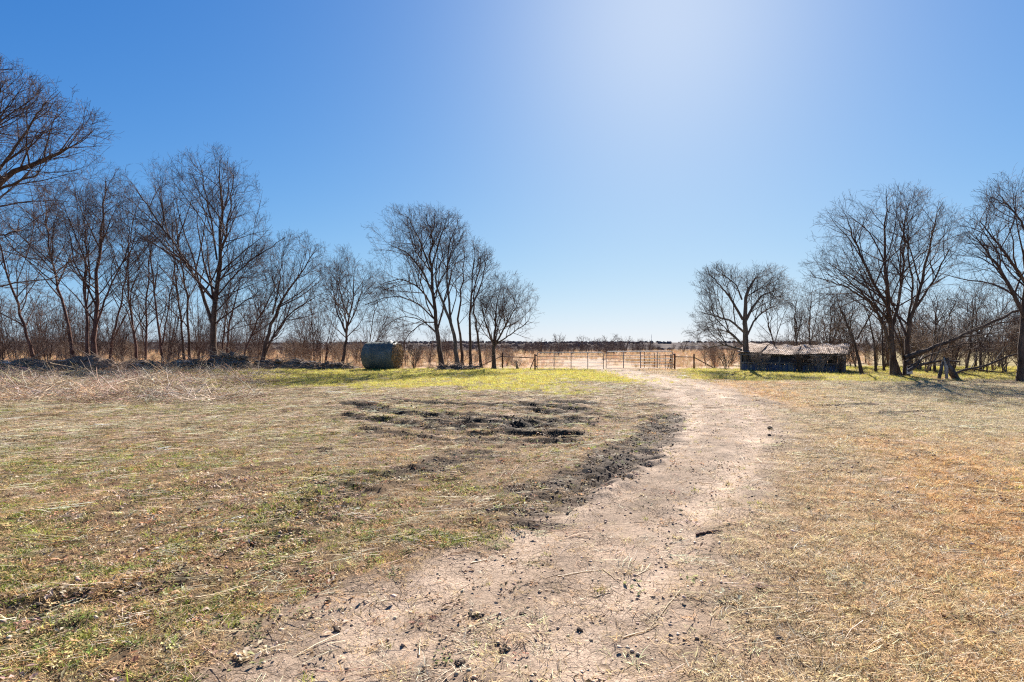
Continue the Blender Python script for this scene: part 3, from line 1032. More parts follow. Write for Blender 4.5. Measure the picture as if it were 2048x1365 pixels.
def tree(name, label, Y, stems, env, seed, bark='bark', twig='twig', group=None, cat='tree', depth=0.85, parts=('trunk', 'crown'), **kw):
    """stems: [(photo points up the stem, base radius m, tip radius m, fork?)], env: [(cx, cy, rx, ry) photo ellipses of the crown]"""
    g = np.random.default_rng(seed * 13 + 1)
    b = stems[0][0][0]
    bx = (b[0] - 1024) / F * Y
    bz = gz(bx, Y) - 0.03
    org = np.array([bx, Y, bz])
    W = []
    k = Y / F
    rmean = np.mean([(e[2] + e[3]) / 2 for e in env]) * k
    for i, (pl, ra, rb, fork) in enumerate(stems):
        off = g.uniform(-0.45, 0.45) * rmean if len(stems) > 1 else g.uniform(-0.2, 0.2) * rmean
        pts = []
        for j, (px, py) in enumerate(pl):
            f = j / max(1, len(pl) - 1)
            if fork: f0 = 0.0
            w = P(px, py, Y)
            if not fork and j == 0: w[2] = gz(w[0], Y) - 0.05
            w[1] += off * f ** 1.3
            w[0] *= 1 + off * f ** 1.3 / Y * 0.0
            pts.append(w - org)
        W.append((np.array(pts), ra, rb, fork))
    E = []
    for cx, cy, rx, ry in env:
        c = P(cx, cy, Y) - org
        E.append((c, np.array([rx * k, (0.5 * rx + 0.5 * ry) * k * depth, ry * k])))
    (tv, tf), (cv, cf) = tree_geometry(seed, W, E, **kw)
    o = empty(name, tuple(org))
    m1 = mesh_np(parts[0], tv, tf, 4); m1.polygons.foreach_set('use_smooth', [True] * len(m1.polygons))
    m2 = mesh_np(parts[1], cv, cf, 4)
    obj(parts[0], m1, MAT[bark], o); obj(parts[1], m2, MAT[twig], o)
    NTRI[0] += 2 * (len(tf) + len(cf))
    tag(o, label, cat, group)
    return o


def copy_tree(src, loc, rz, scale, label, group=None, name=None):
    o = src.copy(); C.objects.link(o)
    o.location = loc; o.rotation_euler = (0, 0, rz); o.scale = (scale, scale, scale)
    for ch in src.children:
        c = ch.copy(); C.objects.link(c); c.parent = o
    if name: o.name = name
    o['label'] = label
    if group: o['group'] = group
    return o


LG = 'bare trees of the left hedgerow'
# ---- near tree whose trunk stands off the left edge, limbs reaching into the picture
tree('bare_tree', 'large bare tree reaching in from the left edge with heavy rising limbs', 24.0,
     [([(-150, 770), (-140, 640), (-120, 520), (-60, 420), (0, 345), (60, 310), (110, 285)], 0.34, 0.05, False),
      ([(-60, 420), (-30, 340), (10, 250), (45, 200)], 0.15, 0.03, True),
      ([(-90, 450), (-55, 320), (-25, 220), (10, 150)], 0.14, 0.03, True), ([(-20, 365), (40, 300), (90, 250), (130, 225)], 0.10, 0.02, True),
      ([(-100, 480), (-30, 395), (40, 370), (95, 355)], 0.12, 0.03, True),
      ([(-130, 560), (-60, 500), (20, 478), (90, 470)], 0.10, 0.02, True),
      ([(-135, 620), (-60, 585), (10, 560), (70, 550)], 0.08, 0.02, True),
      ([(-125, 540), (-110, 400), (-90, 280), (-40, 180)], 0.2, 0.03, True)],
     [(40, 265, 170, 110), (-20, 230, 100, 120), (50, 470, 150, 110), (10, 590, 120, 70)], 11, 'bark', 'twig', LG, rmin=0.005, tmin0=0.35,
     sp=(0.40, 0.34, 0.22, 0.18), lens=(0.8, 1.5, 0.7, 0.32))
tree('bare_tree', 'thin bare tree leaning left at the far left of the hedgerow', 45,
     [([(70, 735), (55, 660), (35, 590), (18, 510), (8, 430)], 0.20, 0.03, False), ([(40, 610), (60, 560), (70, 500)], 0.06, 0.02, True)],
     [(25, 520, 75, 130)], 12, 'bark_red', 'twig', LG, tmin0=0.18)
tree('bare_tree', 'slim bare tree leaning left beside the double-trunked one', 45.5,
     [([(148, 735), (135, 660), (112, 580), (88, 530), (75, 460), (65, 390)], 0.21, 0.03, False), ([(112, 580), (120, 520), (130, 450)], 0.08, 0.02, True)],
     [(90, 480, 90, 140)], 13, 'bark_red', 'twig', LG, tmin0=0.18)
tree('bare_tree', 'bare tree with two close red-brown trunks and a spreading crown', 45,
     [([(188, 736), (186, 660), (182, 590), (184, 500), (182, 420), (180, 350)], 0.32, 0.03, False),
      ([(174, 735), (170, 660), (158, 580), (152, 510), (140, 440)], 0.22, 0.03, False),
      ([(190, 660), (210, 590), (238, 530), (255, 470), (262, 410)], 0.13, 0.02, True),
      ([(183, 560), (170, 490), (160, 420)], 0.1, 0.02, True)],
     [(190, 450, 110, 130), (190, 560, 100, 80)], 14, 'bark_red', 'twig', LG, tmin0=0.22)
tree('bare_tree', 'slender forked bare tree right of the double-trunked one', 46,
     [([(220, 735), (222, 660), (235, 600), (240, 520), (250, 440)], 0.16, 0.02, False), ([(221, 690), (240, 655), (262, 620), (285, 560)], 0.10, 0.02, True)],
     [(250, 500, 70, 120)], 15, 'bark_red', 'twig', LG, sp=(0.5, 0.42, 0.28, 0.26))
tree('bare_tree', 'slender bare twin-stemmed tree in the middle of the hedgerow', 46,
     [([(274, 736), (270, 660), (262, 600), (266, 530), (270, 440)], 0.18, 0.02, False), ([(290, 736), (292, 660), (290, 590), (296, 510), (300, 440)], 0.15, 0.02, False)],
     [(280, 500, 75, 125)], 16, 'bark_red', 'twig', LG, sp=(0.5, 0.42, 0.28, 0.26))
tree('bare_tree', 'thin bare tree forking low between slender neighbours', 45.5,
     [([(326, 735), (322, 670), (312, 610), (310, 540), (300, 460)], 0.17, 0.02, False), ([(325, 690), (332, 630), (340, 560), (345, 480)], 0.10, 0.02, True)],
     [(325, 520, 70, 110)], 17, 'bark_red', 'twig', LG, sp=(0.5, 0.42, 0.28, 0.26))
tree('bare_tree', 'pair of thin straight bare trunks left of the tall thick tree', 46.5,
     [([(370, 736), (362, 650), (352, 570), (345, 480), (340, 420)], 0.16, 0.02, False), ([(380, 736), (380, 650), (380, 570), (372, 490), (370, 420)], 0.18, 0.02, False)],
     [(360, 500, 70, 120)], 18, 'bark', 'twig', LG, sp=(0.5, 0.42, 0.28, 0.26))
tree('bare_tree', 'tall thick bare tree with a wide crown, highest of the hedgerow', 43.5,
     [([(428, 736), (425, 680), (424, 640), (432, 560), (438, 480), (442, 400), (432, 320)], 0.46, 0.03, False),
      ([(423, 645), (405, 590), (380, 535), (330, 470), (290, 420), (255, 370)], 0.24, 0.025, True),
      ([(433, 545), (455, 480), (475, 420), (490, 360)], 0.15, 0.02, True),
      ([(434, 520), (420, 440), (400, 370), (385, 320)], 0.13, 0.02, True),
      ([(428, 600), (470, 545), (520, 500), (560, 470)], 0.12, 0.02, True)],
     [(430, 430, 105, 140), (330, 430, 110, 110), (480, 560, 95, 110), (370, 560, 90, 90)], 19, 'bark', 'twig', LG, tmin0=0.22,
     sp=(0.42, 0.38, 0.23, 0.21))
tree('bare_tree', 'bare tree with several thin stems fanning out to the right', 44,
     [([(452, 736), (456, 690), (462, 640), (478, 590), (500, 530)], 0.15, 0.02, False), ([(442, 735), (445, 690), (450, 640), (455, 590), (462, 540)], 0.12, 0.02, False),
      ([(480, 735), (492, 690), (510, 640), (530, 590), (556, 540)], 0.13, 0.02, False)],
     [(510, 580, 85, 95)], 20, 'bark_red', 'twig', LG)
tree('bare_tree', 'bare tree leaning strongly right near the hay bale', 43.5,
     [([(522, 737), (528, 690), (542, 640), (560, 590), (590, 545), (615, 500)], 0.28, 0.025, False), ([(530, 710), (548, 670), (575, 635), (610, 610), (650, 590)], 0.13, 0.02, True),
      ([(545, 630), (560, 570), (565, 510)], 0.12, 0.02, True)],
     [(590, 550, 95, 85), (620, 610, 70, 70)], 21, 'bark', 'twig', LG, tmin0=0.18)
tree('bare_tree', 'round-crowned bare tree just left of the hay bale', 43,
     [([(684, 738), (688, 700), (692, 655), (700, 610), (702, 540)], 0.22, 0.02, False), ([(691, 665), (672, 625), (660, 570)], 0.12, 0.02, True), ([(691, 660), (715, 625), (735, 570)], 0.11, 0.02, True)],
     [(692, 590, 80, 95), (690, 640, 70, 50)], 22, 'bark', 'twig', LG, tmin0=0.25)
tree('bare_tree', 'small slender bare tree rising behind the hay bale', 46,
     [([(738, 734), (738, 690), (745, 640), (755, 590)], 0.09, 0.02, False), ([(745, 734), (755, 680), (775, 630)], 0.07, 0.02, False)],
     [(752, 630, 50, 70)], 23, 'bark', 'twig', LG, sp=(0.4, 0.4, 0.3, 0.3))

MG = 'bare trees between the hay bale and the gate'
tree('bare_tree', 'tallest bare tree right of the hay bale, limbs arching left over it', 41,
     [([(884, 739), (876, 680), (868, 610), (862, 550), (860, 480), (868, 430)], 0.30, 0.025, False),
      ([(866, 590), (845, 540), (815, 505), (780, 490)], 0.14, 0.02, True), ([(869, 620), (840, 575), (800, 555), (760, 565)], 0.12, 0.02, True),
      ([(862, 540), (880, 480), (895, 440)], 0.12, 0.02, True), ([(872, 645), (845, 645), (815, 670), (800, 700)], 0.08, 0.02, True), ([(862, 545), (840, 480), (820, 440)], 0.1, 0.02, True),
      ([(870, 640), (835, 605), (790, 592), (740, 612)], 0.09, 0.02, True), ([(874, 665), (840, 638), (800, 632), (765, 655)], 0.07, 0.02, True)],
     [(840, 500, 118, 90), (805, 610, 88, 78)], 24, 'bark', 'twig', MG, tmin0=0.2, sp=(0.42, 0.38, 0.23, 0.21))
tree('bare_tree', 'bare tree with a pale split trunk in the middle of the clump', 40.5,
     [([(916, 740), (912, 690), (902, 645), (885, 600), (872, 560), (880, 500)], 0.27, 0.02, False), ([(902, 645), (897, 600), (893, 550), (900, 480), (915, 440)], 0.15, 0.02, True)],
     [(900, 500, 60, 80)], 25, 'bark_grey', 'twig', MG)
tree('bare_tree', 'dark slim bare trunk close behind the pale split trunk', 42,
     [([(926, 737), (922, 690), (916, 640), (925, 570), (928, 500)], 0.20, 0.02, False)],
     [(930, 560, 55, 85)], 26, 'bark', 'twig', MG)
tree('bare_tree', 'upright slim bare tree with straight trunk in the clump', 41,
     [([(941, 739), (941, 680), (942, 610), (945, 560), (950, 500)], 0.18, 0.02, False), ([(942, 620), (965, 560), (975, 510)], 0.08, 0.02, True)],
     [(950, 560, 48, 85)], 27, 'bark', 'twig', MG)
tree('bare_tree', 'slim bare tree leaning slightly left beside the round one', 41,
     [([(963, 739), (958, 690), (950, 640), (945, 590), (960, 530)], 0.17, 0.02, False)],
     [(960, 570, 48, 70)], 28, 'bark', 'twig', MG)
tree('bare_tree', 'low bare tree with a round fan crown beside the gate fence', 39.6,
     [([(988, 740), (988, 715), (987, 690), (990, 650), (995, 600)], 0.26, 0.03, False), ([(988, 695), (1010, 655), (1035, 610)], 0.13, 0.02, True), ([(988, 692), (972, 650), (962, 600)], 0.12, 0.02, True),
      ([(990, 690), (1020, 670), (1055, 645)], 0.10, 0.02, True)],
     [(1010, 635, 76, 90)], 29, 'bark', 'twig', MG, tmin0=0.30, sp=(0.30, 0.30, 0.20, 0.18))

RG = 'bare trees round the shed'
tree('bare_tree', 'gnarled grey bare tree at the near corner of the shed', 38.5,
     [([(1492, 743), (1490, 715), (1488, 680), (1486, 640), (1482, 590), (1500, 560)], 0.44, 0.06, False),
      ([(1486, 640), (1465, 600), (1450, 575), (1425, 545)], 0.17, 0.02, True), ([(1487, 650), (1505, 615), (1525, 590), (1550, 582)], 0.19, 0.02, True),
      ([(1488, 665), (1462, 640), (1435, 633), (1410, 625)], 0.14, 0.02, True), ([(1484, 600), (1475, 570), (1455, 550)], 0.1, 0.02, True),
      ([(1488, 690), (1505, 645), (1530, 620), (1555, 612)], 0.14, 0.02, True), ([(1484, 700), (1450, 690), (1415, 697)], 0.12, 0.02, True), ([(1484, 690), (1468, 672), (1453, 661)], 0.15, 0.07, True)],
     [(1440, 580, 55, 50), (1530, 580, 62, 48), (1430, 660, 55, 60), (1490, 570, 50, 40)], 30, 'bark_grey', 'twig_grey', RG, tmin0=0.40, sp=(0.28, 0.28, 0.20, 0.18), up=0.14)
tree('bare_tree', 'broad bare tree with many stems, biggest right of the shed', 30.8,
     [([(1812, 756), (1812, 710), (1815, 650), (1832, 580), (1850, 500), (1860, 430)], 0.24, 0.02, False),
      ([(1788, 748), (1784, 690), (1778, 630), (1772, 560), (1765, 470), (1770, 400)], 0.26, 0.02, False),
      ([(1800, 752), (1775, 680), (1755, 630), (1720, 590), (1670, 550)], 0.18, 0.02, False),
      ([(1784, 660), (1800, 600), (1810, 520), (1815, 430)], 0.16, 0.02, True), ([(1780, 620), (1740, 560), (1710, 490), (1690, 440)], 0.15, 0.02, True),
      ([(1815, 640), (1860, 570), (1890, 500)], 0.13, 0.02, True), ([(1808, 720), (1790, 680), (1765, 655)], 0.12, 0.02, True),
      ([(1780, 640), (1730, 598), (1680, 568), (1630, 556)], 0.10, 0.02, True), ([(1815, 650), (1820, 580), (1800, 500), (1790, 430)], 0.10, 0.02, True)],
     [(1770, 480, 142, 105), (1705, 565, 105, 85), (1850, 500, 72, 95)], 31, 'bark', 'twig', RG, tmin0=0.3, sp=(0.46, 0.36, 0.22, 0.19), lens=(0.9, 1.6, 0.75, 0.38), rmin=0.0042)
tree('bare_tree', 'small dark bare tree with a tangled crown beside the shed end', 33,
     [([(1724, 752), (1718, 710), (1712, 675), (1700, 640), (1690, 600)], 0.16, 0.02, False), ([(1713, 680), (1735, 640), (1755, 600)], 0.09, 0.02, True)],
     [(1710, 635, 70, 55)], 32, 'bark', 'twig_grey', RG, sp=(0.4, 0.36, 0.26, 0.26))
tree('bare_tree', 'large bare tree at the right edge of the picture', 26.5,
     [([(2040, 770), (2046, 700), (2050, 640), (2065, 560), (2075, 470), (2080, 380)], 0.23, 0.03, False),
      ([(2052, 640), (2020, 560), (1995, 510), (1975, 470)], 0.16, 0.02, True), ([(2060, 580), (2030, 500), (2010, 430)], 0.13, 0.02, True), ([(2070, 500), (2050, 430), (2030, 380)], 0.1, 0.02, True)],
     [(2040, 500, 112, 165)], 33, 'bark', 'twig', RG, tmin0=0.35, sp=(0.40, 0.34, 0.21, 0.18), lens=(0.9, 1.5, 0.7, 0.36), rmin=0.0042)
for k, (st, en, lb) in enumerate([
    ([(1555, 735), (1548, 690), (1535, 650), (1530, 610)], (1550, 632, 60, 74), 'thin crooked bare tree rising behind the left end of the shed roof'),
    ([(1592, 736), (1592, 690), (1588, 640), (1592, 600)], (1592, 642, 50, 68), 'thin upright bare tree rising behind the middle of the shed roof'),
    ([(1622, 736), (1620, 690), (1622, 640), (1630, 590)], (1622, 632, 55, 78), 'thin bare tree with a straight pole trunk behind the right half of the shed roof'),
    ([(1660, 738), (1662, 690), (1668, 650), (1672, 600)], (1665, 632, 65, 74), 'bushy bare tree behind the right end of the shed'),
    ([(1752, 746), (1750, 700), (1745, 660), (1735, 620)], (1750, 650, 45, 60), 'thin dark bare tree left of the many-stemmed tree'),
    ([(1870, 746), (1872, 700), (1880, 650), (1890, 600)], (1890, 640, 60, 70), 'bushy bare tree right behind the many-stemmed tree'),
    ([(1930, 744), (1936, 700), (1932, 650), (1925, 600)], (1935, 630, 55, 75), 'dark bare tree standing in the green behind the leaning limb'),
    ([(1962, 743), (1966, 690), (1965, 640), (1975, 590)], (1970, 620, 55, 75), 'slender bare tree behind the upper end of the leaning limb'),
    ([(1768, 744), (1768, 700), (1772, 660), (1780, 610)], (1780, 650, 40, 55), 'straight thin bare trunk just left of the many-stemmed tree')]):
    tree('bare_tree', lb, gy(st[0][1]) * 0.98, [(st, 0.12, 0.02, False), ([st[1], ((st[1][0] + st[2][0]) / 2 + 14, st[2][1] + 5), (st[2][0] + 30, st[3][1] + 10)], 0.06, 0.015, True)], [en], 60 + k, 'bark', 'twig_grey', RG,
         sp=(0.40, 0.40, 0.28, 0.3), level4=True)

# ------------------------------------------------------------------ brush and far woods
def shrub_mesh(seed, h, w, n=6, dense=1.0):
    g = np.random.default_rng(seed)
    stems = []
    for i in range(n):
        a = g.uniform(0, 2 * math.pi); l = g.uniform(0.1, 0.55) * w
        hh = h * g.uniform(0.6, 0.95)
        b = np.array([math.cos(a), math.sin(a), 0]) * 0.12 * g.random()
        m = b + np.array([math.cos(a) * l * 0.4, math.sin(a) * l * 0.4, hh * 0.5])
        t = b + np.array([math.cos(a) * l, math.sin(a) * l, hh])
        stems.append(([b, m, t], 0.04, 0.012, False))
    env = [(np.array([0, 0, h * 0.55]), np.array([w, w, h * 0.5]))]
    (tv, tf), (cv, cf) = tree_geometry(seed, stems, env, sp=(0.3 / dense, 0.30 / dense, 0.26 / dense, 0.3), lens=(0.7, 0.9, 0.45, 0.25), rmin=0.006, level4=False, tmin0=0.06, zmin=0.03)
    return mesh_np('shrub', np.concatenate([tv, cv]), np.concatenate([tf, cf + len(tv)]), 4)


PC['shrub'] = proto_collection('proto_shrub', [shrub_mesh(300 + i, 2.6, 1.5) for i in range(5)], MAT['brush_twig'])
PC['sap'] = proto_collection('proto_sap', [shrub_mesh(340 + i, 6.0, 1.5, 3, 0.85) for i in range(5)], MAT['twig'])
PC['far'] = proto_collection('proto_far', [shrub_mesh(320 + i, 3.0, 1.6, 5, 0.7) for i in range(4)], MAT['far_twig'])


def brush():
    g = np.random.default_rng(77)
    pts = []
    def patch(n, px0, px1, y0, y1, s0, s1):
        y = g.uniform(y0, y1, n); x = (g.uniform(px0, px1, n) - 1024) / F * y
        pts.append(np.stack([x, y, g.uniform(s0, s1, n)], 1))
    patch(60, -120, 720, 47, 66, 0.3, 0.95)
    patch(30, 560, 1040, 45, 62, 0.3, 0.85)
    patch(22, 1630, 2150, 39, 56, 0.7, 1.7); patch(8, 1820, 2150, 34, 42, 0.8, 1.9)
    patch(22, 1400, 1660, 41, 50, 0.55, 0.95)
    a = np.concatenate(pts); n = len(a)
    pos = np.stack([a[:, 0], a[:, 1], land(a[:, 0], a[:, 1], False)], 1)
    scatter('undergrowth', 'tangled bare undergrowth behind the hedgerow trees', 'undergrowth', PC['shrub'], pos, orient(g, n, 0.06), a[:, 2], g.integers(0, 5, n), col_var(g, (0.1, 0.07, 0.05), n))
    pts.clear()
    patch(90, -100, 660, 45, 60, 0.5, 1.35)
    patch(10, 640, 1000, 43, 52, 0.45, 0.8)
    patch(34, 1640, 2130, 40, 58, 0.6, 1.25); patch(5, 1540, 1640, 44, 56, 0.6, 1.0); patch(10, 1860, 2120, 33, 38, 0.6, 0.95)
    a = np.concatenate(pts); n = len(a)
    pos = np.stack([a[:, 0], a[:, 1], land(a[:, 0], a[:, 1], False)], 1)
    scatter('wispy_undergrowth', 'wispy bare whips filling the gaps between the hedgerow trunks', 'undergrowth', PC['sap'], pos, orient(g, n, 0.10), a[:, 2], g.integers(0, 5, n), col_var(g, (0.1, 0.07, 0.05), n))
    pts.clear()
    patch(420, -250, 1250, 82, 150, 0.45, 1.05)
    patch(120, 1050, 1310, 100, 150, 0.4, 0.9)
    patch(70, 1270, 1500, 125, 190, 0.25, 0.75)
    patch(200, 1480, 2300, 80, 150, 0.5, 1.15)
    patch(90, -250, 600, 66, 95, 0.6, 1.5)
    a = np.concatenate(pts); n = len(a)
    pos = np.stack([a[:, 0], a[:, 1], land(a[:, 0], a[:, 1], False) - 0.05], 1)
    scatter('far_thicket', 'purple-brown thicket of bare saplings across the far pasture', 'thicket', PC['far'], pos, orient(g, n, 0.05), a[:, 2], g.integers(0, 4, n), col_var(g, (0.1, 0.07, 0.05), n))


brush()

# far ridge with its woods
def ridge():
    xs = np.linspace(-2600, 2600, 160); ysr = np.array([620, 800, 1000, 1200, 1400, 1600, 1800, 2100, 2500, 3000.0])
    X, Y = np.meshgrid(xs, ysr)
    rise = smooth(640, 1750, Y)
    prof = 0.75 + 0.5 * fbm(X * 0.0016 + 3, Y * 0.0006, 91, 3) - 0.25 * smooth(400, 1300, X) - 0.2 * smooth(-200, -900, X)
    Z = -9.6 + rise * 17.0 * prof
    def zr(x, y):
        rise = smooth(640, 1750, y)
        prof = 0.75 + 0.5 * fbm(x * 0.0016 + 3, y * 0.0006, 91, 3) - 0.25 * smooth(400, 1300, x) - 0.2 * smooth(-200, -900, x)
        return -9.6 + rise * 17.0 * prof
    nx_, ny_ = len(xs), len(ysr)
    i = np.arange((nx_ - 1) * (ny_ - 1)); r = i // (nx_ - 1); c = i % (nx_ - 1); v = r * nx_ + c
    me = mesh_np('hills', np.stack([X.ravel(), Y.ravel(), Z.ravel()], 1), np.stack([v, v + 1, v + nx_ + 1, v + nx_], 1), 4)
    me.polygons.foreach_set('use_smooth', [True] * len(me.polygons))
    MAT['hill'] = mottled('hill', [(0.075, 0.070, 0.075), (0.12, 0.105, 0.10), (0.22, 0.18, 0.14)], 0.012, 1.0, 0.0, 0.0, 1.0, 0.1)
    o = obj('hills', me, MAT['hill']); tag(o, 'low far ridge along the horizon', kind='structure')
    MAT['far_tree'] = mottled('far_tree', [(0.060, 0.056, 0.064), (0.11, 0.10, 0.105)], 0.2, 1.0, 0.0, 0.0, 1.0, 0.1)  # grey-mauve of bare winter woods, also standing in for distance haze in the colour
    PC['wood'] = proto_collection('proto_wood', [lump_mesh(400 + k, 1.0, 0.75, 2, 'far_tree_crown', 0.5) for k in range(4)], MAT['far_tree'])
    g = np.random.default_rng(55)
    n = 3600
    y = g.uniform(700, 1950, n); x = g.uniform(-1.1, 1.1, n) * y
    k = fbm(x * 0.006, y * 0.004, 95, 2) + 0.12 * smooth(1300, 1700, y) > 0.46
    x, y = x[k], y[k]; n = len(x)
    s = g.uniform(2.2, 5.0, n)
    pos = np.stack([x, y, zr(x, y) + s * 0.3], 1)
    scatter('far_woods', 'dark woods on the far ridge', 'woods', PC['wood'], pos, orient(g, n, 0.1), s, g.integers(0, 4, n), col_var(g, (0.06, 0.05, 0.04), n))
    return zr


zr = ridge()

# sparse trees that stand clear of the thicket
def sapling(name, label, px, py_top, Y, seed, spread=0.5, n=3, group='lone bare trees in the far pasture'):
    h = (HZ - py_top) / F * Y + H
    g = np.random.default_rng(seed)
    k = F / Y
    b = HZ + F * H / Y
    top = py_top
    st = []
    for i in range(n):
        dx = g.uniform(-1, 1) * spread * h * k * 0.5
        st.append(([(px + g.uniform(-2, 2), b), (px + dx * 0.35, b + (top - b) * 0.5), (px + dx, top + g.uniform(0, 0.15) * h * k)], 0.13, 0.02, False))
    return tree(name, label, Y, st, [(px, (b + top) / 2 - 0.1 * h * k, spread * h * k * 0.6, h * k * 0.42)], seed, 'bark', 'twig', group, sp=(0.4, 0.36, 0.3, 0.3), lens=(0.8, 1.0, 0.6, 0.3), rmin=0.009, level4=False, tmin0=0.2)


for px, py, Y, sd, sp_, lb in [(1118, 667, 105, 501, 0.7, 'feathery bare sapling standing above the thicket left of the gate'),
                               (1163, 672, 110, 502, 0.6, 'bare sapling with a tiny flat top behind the left gate leaf'),
                               (1082, 676, 100, 503, 0.7, 'low bushy bare sapling behind the left gate post'),
                               (1222, 667, 120, 504, 0.9, 'bare tree with a ragged round head behind the gate latch'),
                               (1250, 673, 118, 505, 1.0, 'low forked bare tree with a leaning limb behind the right gate leaf'),
                               (1282, 678, 125, 506, 1.0, 'spreading low bare tree behind the middle of the right gate leaf'),
                               (1300, 682, 120, 507, 0.9, 'smallest bare tree behind the right gate leaf'),
                               (1367, 680, 115, 508, 0.8, 'bushy bare sapling above the short pipe fence')]:
    sapling('bare_sapling', lb, px, py, Y, sd, sp_)

# far mast and houses on the ridge
def mast():
    x = (1303 - 1024) / F * 1500; z = float(zr(np.array([x]), np.array([1500.0]))[0])
    o = empty('radio_mast', (x, 1500, z))
    MAT['mast'] = mottled('mast', [(0.35, 0.35, 0.36), (0.5, 0.5, 0.5)], 0.3, 0.6, 0.3, 0.0, 0.1, 1)
    m = MB()
    for a in range(3):
        th = a * 2 * math.pi / 3
        m.tube([(0.9 * math.cos(th), 0.9 * math.sin(th), -0.5), (0.35 * math.cos(th), 0.35 * math.sin(th), 21)], 0.16, 5)
    for i in range(10):
        z0 = i * 2.1; r = 0.9 - 0.55 * z0 / 21
        for a in range(3):
            t0 = a * 2 * math.pi / 3; t1 = t0 + 2 * math.pi / 3
            m.tube([(r * math.cos(t0), r * math.sin(t0), z0), (r * math.cos(t1), r * math.sin(t1), z0 + 2.1)], 0.07, 4)
    m.build('lattice_tower', MAT['mast'], o)
    MB().tube([(0, 0, 20.9), (0, 0, 25)], [0.22, 0.1], 6).build('antenna', MAT['mast'], o)
    tag(o, 'thin radio mast on the far ridge above the right gate leaf', 'mast')


mast()
MAT['house_wall'] = mottled('house_wall', [(0.6, 0.58, 0.54), (0.75, 0.73, 0.7)], 0.3, 0.8, 0.2, 0.0, 0.1, 1)
MAT['house_roof'] = mottled('house_roof', [(0.5, 0.47, 0.43), (0.68, 0.64, 0.6)], 0.5, 0.9, 0.1, 0.0, 0.1, 1)
MAT['pane'] = mottled('pane', [(0.02, 0.025, 0.03), (0.05, 0.055, 0.06)], 0.5, 0.15, 0.5, 0.0, 0.1, 1)
for px, Y, w, lb in [(1266, 1560, 8, 'pale far house on the ridge left of the mast'), (1338, 1600, 9, 'pale far house on the ridge right of the mast'),
                     (1384, 1620, 12, 'longest pale far house on the ridge right of the mast'), (1432, 1580, 8, 'pale far house on the ridge above the pipe fence brace')]:
    x = (px - 1024) / F * Y; z = float(zr(np.array([x]), np.array([float(Y)]))[0])
    o = empty('farm_house', (x, Y, z + 1.2))
    MB().box((0, 0, 0.5), (w, 8, 3.4)).build('wall', MAT['house_wall'], o)
    MB().add([(-w / 2 - 0.6, -4.6, 2.0), (w / 2 + 0.6, -4.6, 2.0), (w / 2 + 0.6, 4.6, 2.0), (-w / 2 - 0.6, 4.6, 2.0), (-w / 2 - 0.6, 0, 4.0), (w / 2 + 0.6, 0, 4.0)],
             [(0, 1, 5, 4), (2, 3, 4, 5), (0, 4, 3), (1, 2, 5), (3, 2, 1, 0)]).build('roof', MAT['house_roof'], o)
    for i in range(3):
        MB().box((-w * 0.32 + i * w * 0.32, -4.03, 0.9), (1.3, 0.1, 1.2)).build('window', MAT['pane'], o)
    tag(o, lb, 'house', 'far houses on the ridge')

# ------------------------------------------------------------------ gate and fences
def gpt(px, Y):
    x = (px - 1024) / F * Y
    return np.array([x, Y, gz(x, Y)])


def gate(label, A, B, zs, hinge_at_a):
    d = B - A; ln = float(np.hypot(d[0], d[1])); rz = math.atan2(d[1], d[0])
    o = empty('pipe_gate', (A[0], A[1], 0), rz)
    zb, zt = zs[-1], zs[0]; r = 0.029; c = 0.14
    loop = [(r, 0, zb)] + [(r, 0, zt - c)] + [(r + c * (1 - math.cos(t)), 0, zt - c + c * math.sin(t)) for t in (0.4, 0.8, 1.2)] + [(r + c, 0, zt), (ln / 2, 0, zt + 0.004), (ln - c - r, 0, zt)] + \
           [(ln - r - c * (1 - math.sin(t)), 0, zt - c + c * math.cos(t)) for t in (0.4, 0.8, 1.2)] + [(ln - r, 0, zt - c), (ln - r, 0, zb)]
    MB().tube(loop, r, 8).build('frame', MAT['gate_pipe'], o, True)
    for z in zs[1:]:
        MB().tube([(2 * r - 0.01, 0, z), (ln / 2, 0, z - 0.008), (ln - 2 * r + 0.01, 0, z)], 0.019, 7).build('rail', MAT['gate_pipe'], o, True)
    for f in (0.257, 0.51, 0.76):
        MB().box((ln * f, -0.003, (zb + zt) / 2), (0.045, 0.052, zt - zb - 0.02)).build('brace', MAT['gate_pipe'], o)
    hx = -0.02 if hinge_at_a else ln + 0.02
    for z in (zs[0] - 0.2, zs[-1] + 0.2):
        MB().tube([(hx - 0.05, 0, z), (hx + 0.05, 0, z)], 0.022, 6).box((hx, 0, z), (0.06, 0.07, 0.09)).build('hinge', MAT['rust_pipe'], o)
    tag(o, label, 'gate', 'pair of pipe gates across the track')
    return o, ln


A, B, Cc = gpt(1073.5, 38.7), gpt(1207.5, 39.0), gpt(1211.5, 39.0)
D = gpt(1346, 40.1)
zsl = [1.25, 0.98, 0.73, 0.52, 0.30, 0.07]
g1, ln1 = gate('pale rusty pipe gate, the left leaf of the closed pair', A, B, zsl, True)
gate('pale rusty pipe gate, the right leaf of the closed pair', Cc, D, [z + 0.06 for z in zsl], False)
m = MB()
for i in range(9):
    a = i * 2 * math.pi / 9
    m.tube([(ln1 + 0.02 + 0.10 * math.cos(a), 0.02 * (-1) ** i, 0.78 + 0.05 * math.sin(a)), (ln1 + 0.02 + 0.10 * math.cos(a + 0.7), -0.02 * (-1) ** i, 0.78 + 0.05 * math.sin(a + 0.7))], 0.016, 5)
m.box((ln1 + 0.02, -0.03, 0.72), (0.05, 0.03, 0.07))
m.build('latch_chain', MAT['rust_pipe'], g1)


